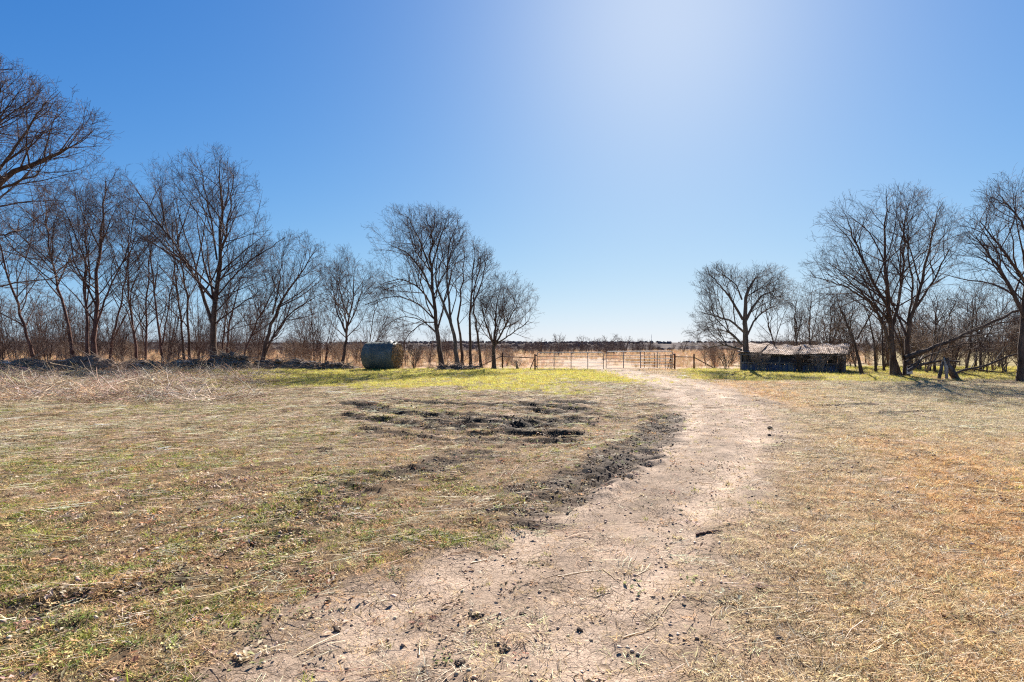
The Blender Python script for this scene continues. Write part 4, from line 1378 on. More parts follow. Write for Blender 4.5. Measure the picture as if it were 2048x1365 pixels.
def pipe_post(o, px, Y, h, r=0.055, name='post'):
    w = gpt(px, Y) - np.array(o.location)
    MB().tube([(w[0], w[1], w[2] - 0.1), (w[0], w[1], w[2] + h - 0.01), (w[0], w[1], w[2] + h + 0.012)], [r, r, r * 0.5], 10).build(name, MAT['rust_pipe'], o, True)
    return w


def pipe(o, a, b, r, name):
    MB().tube([a, b], r, 8).build(name, MAT['rust_pipe'], o, True)


o = empty('pipe_fence', tuple(gpt(1070, 38.65)))
w1 = pipe_post(o, 1070, 38.65, 1.13); w2 = pipe_post(o, 1005, 40.6, 1.2)
pipe(o, w2 + np.array([0.05, 0, 0.9]), w1 + np.array([-0.05, 0, 0.86]), 0.034, 'rail')
pipe(o, w1 + np.array([-0.05, 0, 0.80]), gpt(1059.5, 38.9) - np.array(o.location) + np.array([0, 0, 0.0]), 0.03, 'brace')
pipe(o, w2 + np.array([-0.05, 0, 0.92]), gpt(954, 41.6) - np.array(o.location) + np.array([0, 0, 0.05]), 0.034, 'brace')
tag(o, 'short rusty pipe fence left of the gate with slanting braces', 'fence')
o = empty('pipe_fence', tuple(gpt(1349.5, 40.2)))
w1 = pipe_post(o, 1349.5, 40.2, 1.15, 0.06); w2 = pipe_post(o, 1388, 40.6, 1.1)
pipe(o, w1 + np.array([0.05, 0, 0.92]), w2 + np.array([-0.05, 0, 0.88]), 0.034, 'rail')
pipe(o, w2 + np.array([0.05, 0, 0.84]), gpt(1429, 41.0) - np.array(o.location) + np.array([0, 0, 0.03]), 0.036, 'brace')
tag(o, 'short rusty pipe fence right of the gate with one slanting brace', 'fence')
# corral panel standing behind the right gate leaf
o = empty('corral_panel', tuple(gpt(1290, 43.0)))
L0 = gpt(1288, 43.5); L1 = gpt(1342, 41.0)
for f in (0.02, 0.2, 0.4, 0.6, 0.8):
    w = L0 + (L1 - L0) * f - np.array(o.location)
    MB().tube([w - np.array([0, 0, 0.05]), w + np.array([0, 0, 1.25 - 0.2 * f])], 0.022, 6).build('upright', MAT['rust_pipe'], o)
for z in (0.4, 0.75, 1.0):
    MB().tube([L0 - np.array(o.location) + np.array([0, 0, z]), L1 - np.array(o.location) + np.array([0, 0, z])], 0.014, 6).build('rail', MAT['rust_pipe'], o)
w1 = pipe_post(o, 1342, 41.0, 1.12, 0.045)
pipe(o, w1 + np.array([-0.04, 0, 0.8]), gpt(1335, 41.0) - np.array(o.location), 0.03, 'brace')
tag(o, 'thin rusty corral panel seen through the right gate leaf', 'panel')


def wire_fence(label, pxs, Y0, Y1, top=1.05):
    o = empty('wire_fence', tuple(gpt(pxs[0], Y0)))
    og = np.array(o.location); ws = []
    for i, px in enumerate(pxs):
        f = i / (len(pxs) - 1); Y = Y0 + (Y1 - Y0) * f
        w = gpt(px, Y) - og
        lean = random.uniform(-0.05, 0.05)
        m = MB(); m.box((w[0], w[1], w[2] + 0.56), (0.035, 0.008, 1.3), 0, (0, 0)).box((w[0], w[1] + 0.016, w[2] + 0.56), (0.008, 0.03, 1.3))
        m.build('post', MAT['rust_pipe'], o); ws.append(w)
    for z in (0.25, 0.5, 0.75, 1.0):
        pts = []
        for a, b in zip(ws[:-1], ws[1:]):
            pts += [a + np.array([0, -0.012, z]), (a + b) / 2 + np.array([0, -0.012, z - 0.035])]
        pts.append(ws[-1] + np.array([0, -0.012, z]))
        MB().tube(pts, 0.005, 4).build('wire', MAT['wire'], o)
    tag(o, label, 'fence')


wire_fence('sagging wire fence on steel posts through the hedgerow', [950, 880, 805, 725, 645, 560, 470, 380, 285, 190, 90, -20], 41.8, 46.0)
wire_fence('sagging wire fence on steel posts behind the gnarled tree', [1440, 1458, 1478, 1500], 41.2, 42.5)

# ------------------------------------------------------------------ hay bale
def hay_bale():
    cpx, Y = 764, 40.1
    c = gpt(cpx, Y); rad = 1.03; L = 2.35
    o = empty('hay_bale', (c[0], c[1], c[2]), R(-15))
    # axis along local x; the right end turns towards the viewer
    m, N, Lk, out = new_mat('bale_wrap')
    b = principled(N, Lk, out, 0.6, 0.3)
    tc = coords(N); v = tc.outputs['Object']
    n = noise(N, Lk, 2.2, 6, 0.7, v, 0.5)
    mp = N.new('ShaderNodeMapping'); mp.inputs['Scale'].default_value = (0.5, 3.0, 3.0); Lk.new(v, mp.inputs['Vector'])
    n2 = noise(N, Lk, 2.6, 5, 0.7, mp.outputs[0], 0.8)
    r1 = ramp(N, Lk, n.outputs['Fac'], [(0.30, (0.075, 0.085, 0.070)), (0.50, (0.115, 0.125, 0.105)), (0.66, (0.18, 0.185, 0.16)), (0.78, (0.30, 0.30, 0.27))])
    g2 = ramp(N, Lk, n2.outputs['Fac'], [(0.66, 0.0), (0.74, 0.7)])
    col = mixc(N, Lk, g2.outputs[0], r1.outputs[0], (0.05, 0.17, 0.10))
    Lk.new(col, b.inputs['Base Color'])
    w = noise(N, Lk, 60, 2, 0.5, v)
    bump(N, Lk, w.outputs['Fac'], 0.35, 0.01, b)
    MAT['wrap'] = m
    g = np.random.default_rng(5)
    nu, nv = 44, 72
    V = []; Fc = []
    for i in range(nu + 1):
        f = i / nu; x = -L / 2 + L * f
        edge = min(f, 1 - f)
        sh = 1 - 0.09 * math.exp(-edge * 34)
        if f > 0.9: sh -= 0.02
        for j in range(nv):
            th = 2 * math.pi * j / nv
            nz = float(fbm(np.array([x * 1.1 + 5]), np.array([math.cos(th) * 1.3 + math.sin(th) * 2.1 + 9]), 71, 3)[0]) - 0.5
            fold = 0.02 * math.sin(th * 9 + 3 * math.sin(x * 2.3)) * smooth(0.75, 1.0, np.array(f))
            rr = rad * sh * (1 + 0.055 * nz + 0.008 * math.sin(x * 17 + 3 * nz)) + float(fold)
            z = rad + rr * math.sin(th); y = rr * math.cos(th)
            if z < 0.10: z = 0.10 - (0.10 - z) * 0.35           # flattened where it sits
            y *= 1.02
            V.append((x, y, z - 0.06))
    for i in range(nu):
        for j in range(nv):
            a = i * nv + j; b2 = i * nv + (j + 1) % nv
            Fc.append((a, b2, b2 + nv, a + nv))
    Fc.append(tuple(range(nv)))
    mb = MB().add(V, Fc); mb.build('wrap', MAT['wrap'], o, True)
    # coiled hay at the open end
    MAT['hay'] = mottled('hay', [(0.16, 0.09, 0.045), (0.50, 0.31, 0.16), (0.76, 0.55, 0.33)], 9, 0.95, 0.1, 1.0, 0.05, 18)
    V = []; Fc = []; nr, na = 14, 56
    for i in range(nr + 1):
        f = i / nr
        for j in range(na):
            th = 2 * math.pi * j / na
            rr = rad * 0.93 * f * (1 + 0.05 * (vn(np.array([th * 3]), np.array([f * 4]), 7)[0] - 0.5))
            bulge = 0.24 * (1 - f ** 2.2) + 0.05 * math.sin(f * 26 + th) + g.normal(0, 0.022)
            z = rad + rr * math.sin(th)
            V.append((L / 2 - 0.05 + bulge * (0.3 if f > 0.97 else 1), rr * math.cos(th), max(z - 0.06, 0.03)))
    for i in range(nr):
        for j in range(na):
            a = i * na + j; b2 = i * na + (j + 1) % na
            Fc.append((a, a + na, b2 + na, b2))
    end = MB().add(V, Fc).build('hay_end', MAT['hay'], o)
    # straws sticking out of the end
    st = MB()
    for i in range(700):
        th = g.uniform(0, 2 * math.pi); f = math.sqrt(g.random())
        p = np.array([L / 2 + 0.02 + 0.2 * (1 - f ** 2), rad * 0.93 * f * math.cos(th), max(rad - 0.06 + rad * 0.93 * f * math.sin(th), 0.04)])
        d = np.array([g.uniform(0.1, 0.5), -math.sin(th), math.cos(th)]) * g.choice([-1, 1]) + g.normal(0, 0.35, 3); d[0] = abs(d[0]) * 0.5; d /= np.linalg.norm(d)
        q = p + d * g.uniform(0.10, 0.34); q[2] = max(q[2], 0.02)
        st.tube([p, q], [0.007, 0.004], 3, False)
    MAT['hay_straw'] = mottled('hay_straw', [(0.16, 0.10, 0.05), (0.50, 0.37, 0.22)], 7, 0.8, 0.2, 0.1, 0.002, 30)
    st.build('straws', MAT['hay_straw'], end)['kind'] = 'stuff'
    # torn lip of wrap gathered round the end
    V = []; Fc = []
    for i in range(4):
        for j in range(nv + 1):
            th = 2 * math.pi * j / nv
            rr = rad * (0.905 + 0.05 * math.sin(th * 13 + math.sin(th * 5) * 2) * (i / 3)) + 0.05 * (i == 3) * math.sin(th * 21)
            V.append((L / 2 - 0.02 + 0.09 * i / 3 + 0.05 * math.sin(th * 7) * i / 3, rr * math.cos(th), max(rad - 0.06 + rr * math.sin(th), 0.02)))
    for i in range(3):
        for j in range(nv):
            a = i * (nv + 1) + j
            Fc.append((a, a + 1, a + nv + 2, a + nv + 1))
    lip = MB().add(V, Fc).build('wrap_lip', MAT['wrap'], o, True)
    sm = lip.modifiers.new('thickness', 'SOLIDIFY'); sm.thickness = 0.012
    # loose fold on top
    V = []; Fc = []
    for i in range(9):
        for j in range(5):
            x = L / 2 - 0.75 + 0.085 * i; y = -0.28 + 0.14 * j
            z = 2 * rad - 0.10 - 0.45 * y * y + 0.11 * math.exp(-((i - 3) / 1.6) ** 2) + 0.05 * math.sin(i * 1.7 + j) + (0.07 if i > 6 else 0)
            V.append((x, y, z))
    for i in range(8):
        for j in range(4):
            a = i * 5 + j; Fc.append((a, a + 5, a + 6, a + 1))
    fl = MB().add(V, Fc).build('wrap_fold', MAT['wrap'], o, True)
    sm = fl.modifiers.new('thickness', 'SOLIDIFY'); sm.thickness = 0.02
    tag(o, 'big round hay bale in dark blue-green wrap with brown hay end', 'hay bale')


hay_bale()

# ------------------------------------------------------------------ shed
def shed():
    L0, L1 = gpt(1480, 38.3), gpt(1688, 34.9)
    d = L1 - L0; ln = float(np.hypot(d[0], d[1])); rz = math.atan2(d[1], d[0])
    o = empty('open_shed', (L0[0], L0[1], L0[2]), rz)
    dep = 3.4; ze, zr_ = 1.30, 1.90
    slope = (zr_ - ze) / (dep + 0.35)
    m, N, Lk, out = new_mat('roof_tin')
    b = principled(N, Lk, out, 0.95, 0.05)
    v = coords(N).outputs['Object']
    n = noise(N, Lk, 1.3, 9, 0.75, v, 1.6)
    r = ramp(N, Lk, n.outputs['Fac'], [(0.36, (0.07, 0.048, 0.036)), (0.45, (0.26, 0.18, 0.125)), (0.53, (0.48, 0.38, 0.30)), (0.66, (0.62, 0.54, 0.46))])
    Lk.new(r.outputs[0], b.inputs['Base Color'])
    MAT['roof_tin'] = m
    # corrugated sheets, each its own piece, slightly lapped and lifted
    nsh = 9; w = (ln + 0.3) / nsh
    g = np.random.default_rng(8)
    for i in range(nsh):
        V = []; Fc = []; k = 26
        lift = 0.012 * (i % 2) + g.uniform(0, 0.035) - 0.13 * math.sin(math.pi * (i + 0.5) / nsh); slip = g.uniform(-0.22, 0.12); tw = g.uniform(-0.05, 0.05)
        for a in range(k + 1):
            x = -0.15 + w * i + (w + 0.07) * a / k
            z = 0.018 * math.cos(a * math.pi / 1.9)
            for bq in range(3):
                y = -0.35 + slip + (dep + 0.35) * bq / 2
                zz = ze + slope * (y + 0.35) + z + lift + (0.05 * math.sin(i * 2.1) if bq == 1 else 0) + tw * (a / k - 0.5) + (0.05 * math.sin(i * 3.7 + a * 0.2) if bq == 2 else 0)
                V.append((x, y, zz))
        for a in range(k):
            for bq in range(2):
                q = a * 3 + bq; Fc.append((q, q + 3, q + 4, q + 1))
        s_ = MB().add(V, Fc).build('roof_sheet', MAT['roof_tin'], o)
        md = s_.modifiers.new('thickness', 'SOLIDIFY'); md.thickness = 0.006
    MAT['shed_wood'] = mottled('shed_wood', [(0.07, 0.07, 0.075), (0.17, 0.165, 0.165), (0.32, 0.30, 0.28)], 4, 0.9, 0.15, 0.6, 0.02, 16, stretch=(3, 3, 0.3))
    MAT['shed_blue'] = mottled('shed_blue', [(0.03, 0.045, 0.09), (0.07, 0.095, 0.17), (0.16, 0.18, 0.24)], 3, 0.6, 0.3, 0.3, 0.01, 20)
    for i in range(6):
        x = 0.06 + (ln - 0.12) * i / 5
        MB().box((x, 0.06, ze / 2 - 0.08), (0.11, 0.11, ze - 0.12)).build('post', MAT['shed_wood'], o)
        MB().box((x, dep - 0.1, (zr_ - 0.2) / 2), (0.11, 0.11, zr_ - 0.25)).build('post', MAT['shed_wood'], o)
    MB().box((ln / 2, -0.02, ze - 0.17), (ln + 0.2, 0.045, 0.12)).build('header_beam', MAT['shed_wood'], o)
    MB().box((ln / 2, -0.03, 0.56), (ln - 0.1, 0.04, 0.09)).build('rail', MAT['shed_wood'], o)
    # vertical boards under the rail
    bw = 0.17; nb = int((ln - 0.2) / bw)
    for i in range(nb):
        if g.random() < 0.10: continue
        h = 0.50 + g.uniform(-0.10, 0.03)
        MB().box((0.12 + bw * i + bw / 2, 0.015 + g.uniform(0, 0.012), h / 2 + 0.02), (bw - 0.018, 0.022, h), 0, (g.uniform(-0.02, 0.02), 0)).build('board', MAT['shed_blue' if g.random() < 0.55 else 'shed_wood'], o)
    for i in range(int(ln / 0.3)):
        MB().box((0.15 + 0.3 * i, dep + g.uniform(0, 0.01), 0.85), (0.285, 0.02, 1.6)).build('back_board', MAT['shed_wood'], o)
    for sx in (0.01, ln - 0.01):
        for i in range(10):
            y = 0.28 + i * 0.31
            MB().box((sx, y, (ze + slope * y) / 2 - 0.04), (0.02, 0.29, ze + slope * y - 0.06)).build('end_board', MAT['shed_wood'], o)
    MB().box((2.3, 1.0, 0.86), (2.2, 0.03, 0.55)).build('tarp', MAT['shed_blue'], o)
    tag(o, 'low open shed with sagging rusty corrugated roof and dark boards', 'shed')


shed()
# scrub growing against the shed front
MAT['pale_twig'] = mottled('pale_twig', [(0.16, 0.125, 0.10), (0.34, 0.28, 0.23)], 1.0, 0.85, 0.1, 0.2, 0.003, 30)
def bush(name, label, px, Y, h, w, seed, mat, n=7, group=None):
    c = gpt(px, Y)
    me = shrub_mesh(seed, h, w, n)
    o = obj(name, me, MAT[mat]); o.location = tuple(c - np.array([0, 0, 0.02]))
    tag(o, label, 'bush', group)
    return o


bush('bare_bush', 'pale leafless bush by the gnarled tree at the shed front', 1518, 36.9, 1.55, 1.0, 601, 'pale_twig', 11)
bush('bare_bush', 'tangled bare bush in front of the middle of the shed', 1600, 35.6, 1.5, 1.1, 602, 'twig_grey', 10)
bush('bare_bush', 'pale bare bush in front of the right part of the shed', 1642, 34.7, 1.2, 0.9, 603, 'pale_twig', 9)
bush('bare_bush', 'bare bush leaning at the right end of the shed', 1680, 34.0, 1.6, 1.1, 604, 'twig_grey', 9)
bush('bare_bush', 'small pale bush at the foot of the short pipe fence left of the gate', 1035, 39.6, 0.75, 0.7, 605, 'pale_twig', 8)
bush('bare_bush', 'thin bare bush just right of the hay bale', 828, 41.0, 2.0, 1.2, 606, 'twig_grey', 6)
bush('bare_bush', 'bare bush left of the gnarled tree by the fence', 1452, 40.0, 1.3, 1.2, 607, 'twig_grey', 7)

# ------------------------------------------------------------------ fallen limbs, stump, board on the right
tree('fallen_limb', 'long broken limb slanting up to the right from the many-stemmed tree', 29.3,
     [([(1808, 716), (1850, 702), (1900, 682), (1960, 655), (2010, 634), (2070, 608)], 0.20, 0.05, True),
      ([(1812, 724), (1860, 700), (1920, 676), (1990, 652), (2060, 640)], 0.12, 0.03, True),
      ([(1816, 742), (1840, 728), (1870, 721), (1895, 723)], 0.13, 0.05, True),
      ([(1816, 735), (1870, 708), (1930, 690), (2000, 680)], 0.09, 0.02, True)],
     [(1950, 670, 130, 50), (1880, 705, 80, 40)], 41, 'bark', 'twig_grey', None, 'limb', 0.5, ('limb', 'twigs'), sp=(0.4, 0.4, 0.3, 0.3), up=0.02, zmin=0.05)
tree('fallen_limb', 'low crooked limb lying in the green at the right edge', 28.8,
     [([(1900, 752), (1915, 742), (1950, 736), (1985, 722), (2015, 706), (2060, 690)], 0.12, 0.03, True), ([(1940, 738), (1990, 744), (2030, 748)], 0.07, 0.02, True)],
     [(1980, 715, 90, 34)], 42, 'bark', 'twig_grey', None, 'limb', 0.5, ('limb', 'twigs'), sp=(0.4, 0.4, 0.3, 0.3), up=0.02, zmin=0.05)


def stump():
    Y = 28.6; b = gpt(1914, Y)
    o = empty('broken_stump', tuple(b))
    g = np.random.default_rng(4)
    V = []; Fc = []; k = 12; n = 9
    for i in range(n + 1):
        f = i / n
        cx, cz = -0.62 * f, 0.95 * f; cy = -0.05 * f
        for j in range(k):
            th = 2 * math.pi * j / k
            r = (0.17 - 0.06 * f) * (1 + 0.18 * math.sin(3 * th + 2 * f) + g.normal(0, 0.05))
            V.append((cx + r * math.cos(th), cy + r * math.sin(th), cz - 0.05 + 0.35 * r * math.cos(th) + (g.uniform(0, 0.25) if i == n else 0)))
    for i in range(n):
        for j in range(k):
            a = i * k + j; c = i * k + (j + 1) % k; Fc.append((a, c, c + k, a + k))
    Fc.append(tuple(n * k + j for j in range(k)))
    MB().add(V, Fc).build('trunk', MAT['dark_wood'], o)
    m = MB()
    m.tube([(-0.62, -0.1, 0), (-0.64, -0.1, 0.6), (-0.72, -0.06, 1.1)], [0.07, 0.09, 0.03], 6)
    m.build('split_prong', MAT['dead_wood'], o)
    MB().tube([(-0.95, 0.0, -0.05), (-0.80, 0.0, 0.6), (-0.66, 0, 1.15)], [0.09, 0.08, 0.04], 7).build('prong', MAT['dark_wood'], o)
    tag(o, 'dark broken stump leaning left with a split pale prong', 'stump')


stump()


def board():
    Y = 29.9; b = gpt(1819.5, Y)
    o = empty('pale_sign', tuple(b), R(-4))
    MAT['sign_white'] = mottled('sign_white', [(0.38, 0.38, 0.42), (0.55, 0.55, 0.58), (0.64, 0.64, 0.66)], 7, 0.7, 0.2, 0.2, 0.003, 30)
    MB().box((0, 0, 0.40), (0.30, 0.02, 0.44), 0, (0.03, 0)).build('panel', MAT['sign_white'], o)
    MB().box((0, 0.03, 0.45), (0.045, 0.03, 1.0)).build('stake', MAT['dark_wood'], o)
    MB().box((0, -0.003, 0.72), (0.30, 0.03, 0.10)).box((0.0, -0.003, 0.86), (0.26, 0.03, 0.07)).build('slat', MAT['dark_wood'], o)
    for i, z in enumerate((0.56, 0.50, 0.44, 0.38, 0.32)):
        MB().box((-0.03 + 0.02 * (i % 2), -0.012, z), (0.17 - 0.03 * (i % 3), 0.003, 0.012)).build('faded_line', MAT['shed_wood'], o)
    tag(o, 'small pale weathered board on a stake at the foot of the many-stemmed tree', 'sign')


board()
for px, py, l, lb in [(1715, 750, 1.4, 'pale board lying in the grass left of the many-stemmed tree')]:
    x, y = G(px, py)
    mb = MB(); mb.box((0, 0, 0.05), (l, 0.16, 0.04))
    o = mb.build('plank', MAT['dead_wood']); o.location = (x, y, gz(x, y)); o.rotation_euler = (0, 0, R(4))
    tag(o, lb, 'plank')

# ------------------------------------------------------------------ pushed-up debris along the hedgerow
def debris(label, px, Y, half, h, seed, nlog=3, nst=70, pale=0.3):
    g = np.random.default_rng(seed)
    c = gpt(px, Y); hw = half / F * Y; h = h * 1.35; nst = int(nst * 2.4); nlog += 2
    o = empty('debris_pile', tuple(c), R(g.uniform(-6, 6)))
    nu, nv = 40, 16; V = []; Fc = []
    for i in range(nu + 1):
        for j in range(nv + 1):
            u = -1 + 2 * i / nu; v = -1 + 2 * j / nv
            e = max(0, 1 - u * u) ** 0.6 * max(0, 1 - v * v) ** 0.8
            z = h * e * (0.35 + 1.25 * float(fbm(np.array([u * hw * 1.3 + seed]), np.array([v * 1.3]), 81, 4)[0])) - 0.04
            V.append((u * hw * 1.03, v * 0.75, z))
    for i in range(nu):
        for j in range(nv):
            a = i * (nv + 1) + j; Fc.append((a, a + nv + 1, a + nv + 2, a + 1))
    MB().add(V, Fc).build('soil_mound', MAT['heap_soil'], o)
    def zat(x, y):
        u, v = np.clip(x / hw, -1, 1), np.clip(y / 0.75, -1, 1)
        return h * max(0, 1 - u * u) ** 0.6 * max(0, 1 - v * v) ** 0.8 * 0.95
    for i in range(nlog):
        x = g.uniform(-0.75, 0.75) * hw; y = g.uniform(-0.6, 0.2); l = g.uniform(0.5, 1.5); a = g.normal(0, 0.35)
        r = g.uniform(0.05, 0.12)
        z0 = zat(x, y) + 0.02
        p = [np.array([x + math.cos(a) * l * (t - 0.5), y + math.sin(a) * l * (t - 0.5), z0 + g.uniform(-0.03, 0.05) + 0.08 * (t - 0.5)]) for t in (0, 0.33, 0.66, 1)]
        MB().tube(p, [r, r * 0.95, r * 0.85, r * 0.7], 8).build('log', MAT['dead_wood' if g.random() < pale else 'dark_wood'], o)
    P_ = []; Rr = []
    for i in range(nst):
        x = g.uniform(-1, 1) * hw; y = g.uniform(-0.8, 0.6); l = g.uniform(0.35, 1.5); a = g.normal(0, 0.6) + (math.pi if g.random() < 0.5 else 0); up = g.normal(0.12, 0.32)
        p0 = np.array([x, y, zat(x, y) + g.uniform(-0.06, 0.08)])
        dv = np.array([math.cos(a), math.sin(a) * 0.7, up])
        pp = [p0 + dv * l * t + np.array([0, 0, 0.10 * t * (1 - t) * g.uniform(-1, 2)]) + g.normal(0, 0.02, 3) for t in (0, 0.33, 0.66, 1)]
        P_.append(pp); r = g.uniform(0.008, 0.026); Rr.append([r, r * 0.85, r * 0.7, r * 0.4])
    V, Fq = tubes(np.array(P_), np.array(Rr), 4)
    half_ = len(Fq) // 2 // 12 * 12
    me = mesh_np('branches', V, Fq, 4)
    b = obj('branches', me, MAT['cane'] if seed % 2 else MAT['brush_twig'], o); b['kind'] = 'stuff'
    for i in range(7):
        x = g.uniform(-0.8, 0.8) * hw; y = g.uniform(-0.7, 0.1)
        cl = obj('clod', lump_mesh(seed * 10 + i, g.uniform(0.10, 0.26), 0.75, 2, 'clod', 0.5), MAT['heap_soil'], o)
        cl.location = (x, y, zat(x, y) + 0.03); cl.rotation_euler = (0, 0, g.uniform(0, 6))
    tag(o, label, 'debris pile', 'debris pushed up along the hedgerow')


debris('brush and soil heap at the far left edge with a pale log on top', 40, 37.2, 85, 0.55, 71, 4, 110, 0.6)
debris('dark heap of brush and rootballs under the two left leaning trees', 170, 37.8, 80, 0.62, 72, 4, 110, 0.3)
debris('low heap of pale branches left of the tall thick tree', 290, 39.0, 65, 0.42, 73, 3, 80, 0.5)
debris('black charred-looking soil heap at the foot of the pair of thin trunks', 385, 39.4, 60, 0.48, 74, 3, 50, 0.2)
debris('tall dark rootball heap just right of the tall thick tree', 462, 39.5, 42, 0.85, 75, 3, 60, 0.2)
debris('long low heap of dark soil under the strongly leaning tree', 570, 40.6, 75, 0.48, 76, 3, 60, 0.3)
debris('small low soil heap just left of the hay bale', 672, 41.0, 44, 0.30, 77, 2, 30, 0.3)
debris('low pile of dark logs at the foot of the tree clump', 912, 38.8, 48, 0.20, 78, 6, 40, 0.25)

# ------------------------------------------------------------------ dead canes in front of the hedgerow
def tangle(n, l0, l1, rad, spread, height, seed):
    r = np.random.default_rng(seed)
    P_ = []; Rr = []
    for i in range(n):
        a = r.uniform(0, 2 * math.pi); l = l0 * (l1 / l0) ** r.random()
        p = np.array([r.uniform(-spread, spread), r.uniform(-spread, spread), r.uniform(0, height) ** 1.5])
        up = r.normal(0.10, 0.35); q = [p]
        for k in range(4):
            a += r.normal(0, 0.35); up += r.normal(-0.06, 0.15)
            p = p + np.array([math.cos(a), math.sin(a), up]) * l / 4; p[2] = max(p[2], 0.006)
            q.append(p)
        k = rad * r.uniform(0.5, 1.4)
        P_.append(q); Rr.append([k, k * 0.95, k * 0.8, k * 0.65, k * 0.4])
    V, Fq = tubes(np.array(P_), np.array(Rr), 3)
    return mesh_np('tangle', V, Fq, 4)


PC['mat'] = proto_collection('proto_mat', [tangle(26, 0.15, 1.0, 0.0065, 0.6, 0.35, 620 + i) for i in range(6)], MAT['straw'])


def brush_mat():
    g = np.random.default_rng(92)
    n = 900
    py = 742 + 66 * g.random(n) ** 1.2; px = -60 + 620 * g.random(n) ** 1.15
    k = ~((px > 400) & (py > 770) & (g.random(n) < 0.7)) & (fbm(px * 0.012, py * 0.05, 33, 2) > 0.36)
    px, py = px[k], py[k]; n = len(px)
    y = F * H / (py - HZ); x = (px - 1024) / F * y
    c = col_var(g, (0.42, 0.29, 0.18), n, 0.4, 0.07)
    w = g.random(n) < 0.4; c[w] = col_var(g, (0.62, 0.52, 0.42), w.sum(), 0.15)
    rt = orient(g, n, 0.10)
    scatter('brush_mat', 'matted brown twigs and weeds in front of the left debris heaps', 'brush', PC['mat'], pos3(x, y, 0.0), rt, g.uniform(0.4, 1.3, n), g.integers(0, 6, n), c)


brush_mat()


def canes():
    g = np.random.default_rng(91)
    P_ = []; Rr = []
    n = 420
    for i in range(n):
        py = 745 + 62 * g.random() ** 1.3; px = g.uniform(-40, 520) if g.random() < 0.85 else g.uniform(480, 640)
        if px > 380 and py > 775 and g.random() < 0.6: continue
        x, y = G(px, py)
        l = g.uniform(0.3, 1.5) ** 1.0; a = g.normal(0.15, 0.55) + (math.pi if g.random() < 0.45 else 0)
        up = abs(g.normal(0.06, 0.16)); sag = g.uniform(0.05, 0.4)
        z = gz(x, y)
        pp = []
        for t in (0, 0.25, 0.5, 0.75, 1):
            q = np.array([x + math.cos(a) * l * t, y + math.sin(a) * l * t, 0])
            q[2] = z + 0.02 + g.uniform(0, 0.02) + l * (up * t * 2 - sag * t * t * 0.8)
            q[2] = max(q[2], z + 0.012)
            pp.append(q)
        r = g.uniform(0.004, 0.011)
        P_.append(pp); Rr.append([r, r, r * 0.9, r * 0.75, r * 0.5])
    V, Fq = tubes(np.array(P_), np.array(Rr), 4)
    o = obj('dead_canes', mesh_np('dead_canes', V, Fq, 4), MAT['cane']); tag(o, 'tangle of pale dead canes strewn in front of the left debris heaps', 'brush', kind='stuff')


canes()


def stick(name, label, pts, r, mat, cat='stick', lift=None, group=None):
    """pts: photo points on the ground; lift: heights above it"""
    d = []; nn = 7
    flat = [G(*p) for p in pts]
    lf = lift or [0.0] * len(pts)
    for i in range(len(pts) - 1):
        for t in range(nn + (i == len(pts) - 2)):
            f = t / nn
            x = flat[i][0] * (1 - f) + flat[i + 1][0] * f; y = flat[i][1] * (1 - f) + flat[i + 1][1] * f
            d.append(np.array([x, y, gz(x, y) + r * 0.9 + lf[i] * (1 - f) + lf[i + 1] * f]))
    # a stiff stem bridges the small hollows
    zs_ = np.array([q[2] for q in d]); fit = np.linspace(zs_[0], zs_[-1], len(d))
    for q, zz, ff in zip(d, zs_, fit): q[2] = max(zz, 0.6 * zz + 0.4 * ff)
    o0 = d[0].copy(); d = [q - o0 for q in d]
    g = np.random.default_rng(len(label))
    for q in d[1:-1]: q += g.normal(0, r * 0.25, 3)
    k = len(d)
    o = MB().tube(d, [r * (1 - 0.55 * i / (k - 1)) for i in range(k)], 7).build(name, MAT[mat])
    o.location = tuple(o0)
    tag(o, label, cat, group)
    return o


stick('dead_branch', 'pale arched dead cane in front of the left debris heap', [(76, 803), (92, 786), (112, 775), (138, 764)], 0.028, 'cane', 'branch', [0, 0.10, 0.16, 0.14])
stick('dead_branch', 'long straight pale dead branch across the left debris heap', [(100, 760), (150, 752), (210, 762)], 0.022, 'cane', 'branch', [0.85, 0.45, 0.05])
stick('dead_branch', 'thin pale dead branch rising right among the left canes', [(175, 790), (240, 772), (330, 756)], 0.020, 'cane', 'branch', [0.0, 0.12, 0.35])
stick('dead_branch', 'brown dead stick lying on the matted straw at left', [(190, 806), (222, 793)], 0.03, 'bark_red', 'branch', [0, 0.06])
stick('dead_stick', 'long dark forked stick at the right edge in the foreground', [(1888, 1243), (1960, 1238), (2060, 1226)], 0.0095, 'bark_red')
stick('dead_stick', 'short dark stick beside the long forked one at the right edge', [(1948, 1241), (2000, 1245), (2060, 1256)], 0.007, 'bark_red')
stick('dead_stick', 'long pale reed stalk lying on the tan grass in the foreground', [(1362, 1187), (1325, 1232), (1290, 1268)], 0.0045, 'reed')
stick('dead_stick', 'thick pale reed stalk crossing the lower end of the long one', [(1246, 1281), (1285, 1268), (1318, 1252)], 0.0055, 'reed')
stick('dead_stick', 'short dark stick on the tan grass beside the track', [(1392, 1073), (1420, 1071), (1446, 1074)], 0.013, 'bark_red')
stick('dead_stick', 'pale straight stalk lying across the track', [(1116, 1161), (1160, 1152), (1205, 1147)], 0.0045, 'reed')
stick('dead_stick', 'short thick pale stalk on the track', [(917, 1106), (950, 1097)], 0.006, 'reed')
stick('dead_stick', 'short pale stalk lying below the cracked middle of the track', [(942, 1136), (975, 1124)], 0.0055, 'reed')
stick('dead_stick', 'thin pale stalk pointing up the track near the lower edge', [(838, 1322), (840, 1285)], 0.006, 'reed')
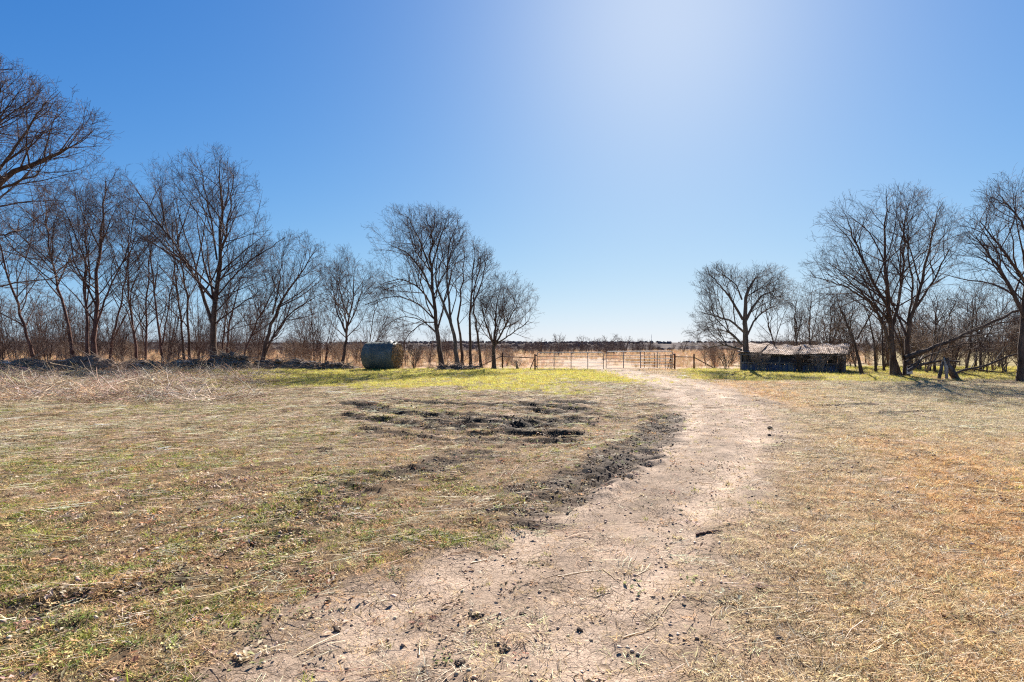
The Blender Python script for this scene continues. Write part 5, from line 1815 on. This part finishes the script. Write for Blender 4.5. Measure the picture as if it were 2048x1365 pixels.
stick('dead_stick', 'thin pale stalk on the weeds at lower left', [(436, 1265), (470, 1222)], 0.0055, 'reed')
for k, (pts) in enumerate([[(1015, 985), (1035, 965)], [(990, 975), (1010, 950)], [(930, 972), (1000, 962)], [(1020, 960), (1040, 938)], [(960, 985), (1030, 972)], [(975, 960), (990, 940)]]):
    stick('dead_stick', 'pale reed stalk in the fan of stalks left of the track', pts, 0.0045, 'cane', 'stick', [0.0, 0.04], 'fan of pale stalks left of the track')
for k, (a, b, c, d) in enumerate([(1190, 1200, 1222, 1188), (1205, 1145, 1240, 1172), (1270, 1155, 1300, 1138), (1640, 1092, 1665, 1072), (1775, 1295, 1800, 1285), (1630, 1350, 1650, 1325)]):
    stick('dead_stick', ['short stalk on the right part of the track', 'bent stalk just above the short one on the track', 'short pale stalk at the right edge of the track', 'tiny pale stalk far right on the tan grass', 'small pale stalk near the long forked stick', 'small pale stalk at the lower edge of the tan grass'][k], [(a, b), (c, d)], 0.004, 'reed')

# ------------------------------------------------------------------ clods
for k, (px, py, r, lb) in enumerate([
    (676, 1266, 0.045, 'dark clod on the left side of the track near the bottom'), (922, 1336, 0.05, 'largest dark clod near the bottom edge of the track'),
    (1008, 1310, 0.05, 'dark clod right of the largest one at the bottom of the track'), (1160, 1266, 0.035, 'small black clod on the right side of the track'),
    (945, 1243, 0.04, 'left one of two cracked clods in the middle of the track'), (962, 1245, 0.04, 'right one of two cracked clods in the middle of the track'),
    (1046, 1236, 0.035, 'rough clod right of the two cracked ones'), (1518, 1185, 0.04, 'dark broken clod on the tan grass'),
    (1560, 1288, 0.04, 'black clod on the tan grass near the bottom'), (1616, 1019, 0.045, 'dark clod standing on the tan grass in the middle distance'),
    (1596, 1055, 0.035, 'small dark clod just nearer than the standing one'), (1934, 1085, 0.035, 'small black clod far right on the tan grass'),
    (1540, 852, 0.10, 'dark dung pat on the tan grass right of the track bend'), (1538, 866, 0.07, 'smaller dark clod just below the dung pat'),
    (1060, 1038, 0.05, 'dark clod at the muddy left edge of the track'), (1016, 1098, 0.035, 'small dark clod above the pale stalk on the track'),
    (505, 1095, 0.05, 'dark clod among the weeds at left'), (655, 1210, 0.04, 'dark clod at the weedy edge of the track')]):
    x, y = G(px, py)
    o = obj('soil_clod', lump_mesh(900 + k, r * 0.5, 0.5, 2, 'soil_clod', 0.8), MAT['clod'])
    o.location = (x, y, gz(x, y) + r * 0.2); o.rotation_euler = (0, 0, k * 1.3)
    tag(o, lb, 'clod', 'dark clods on the ground')
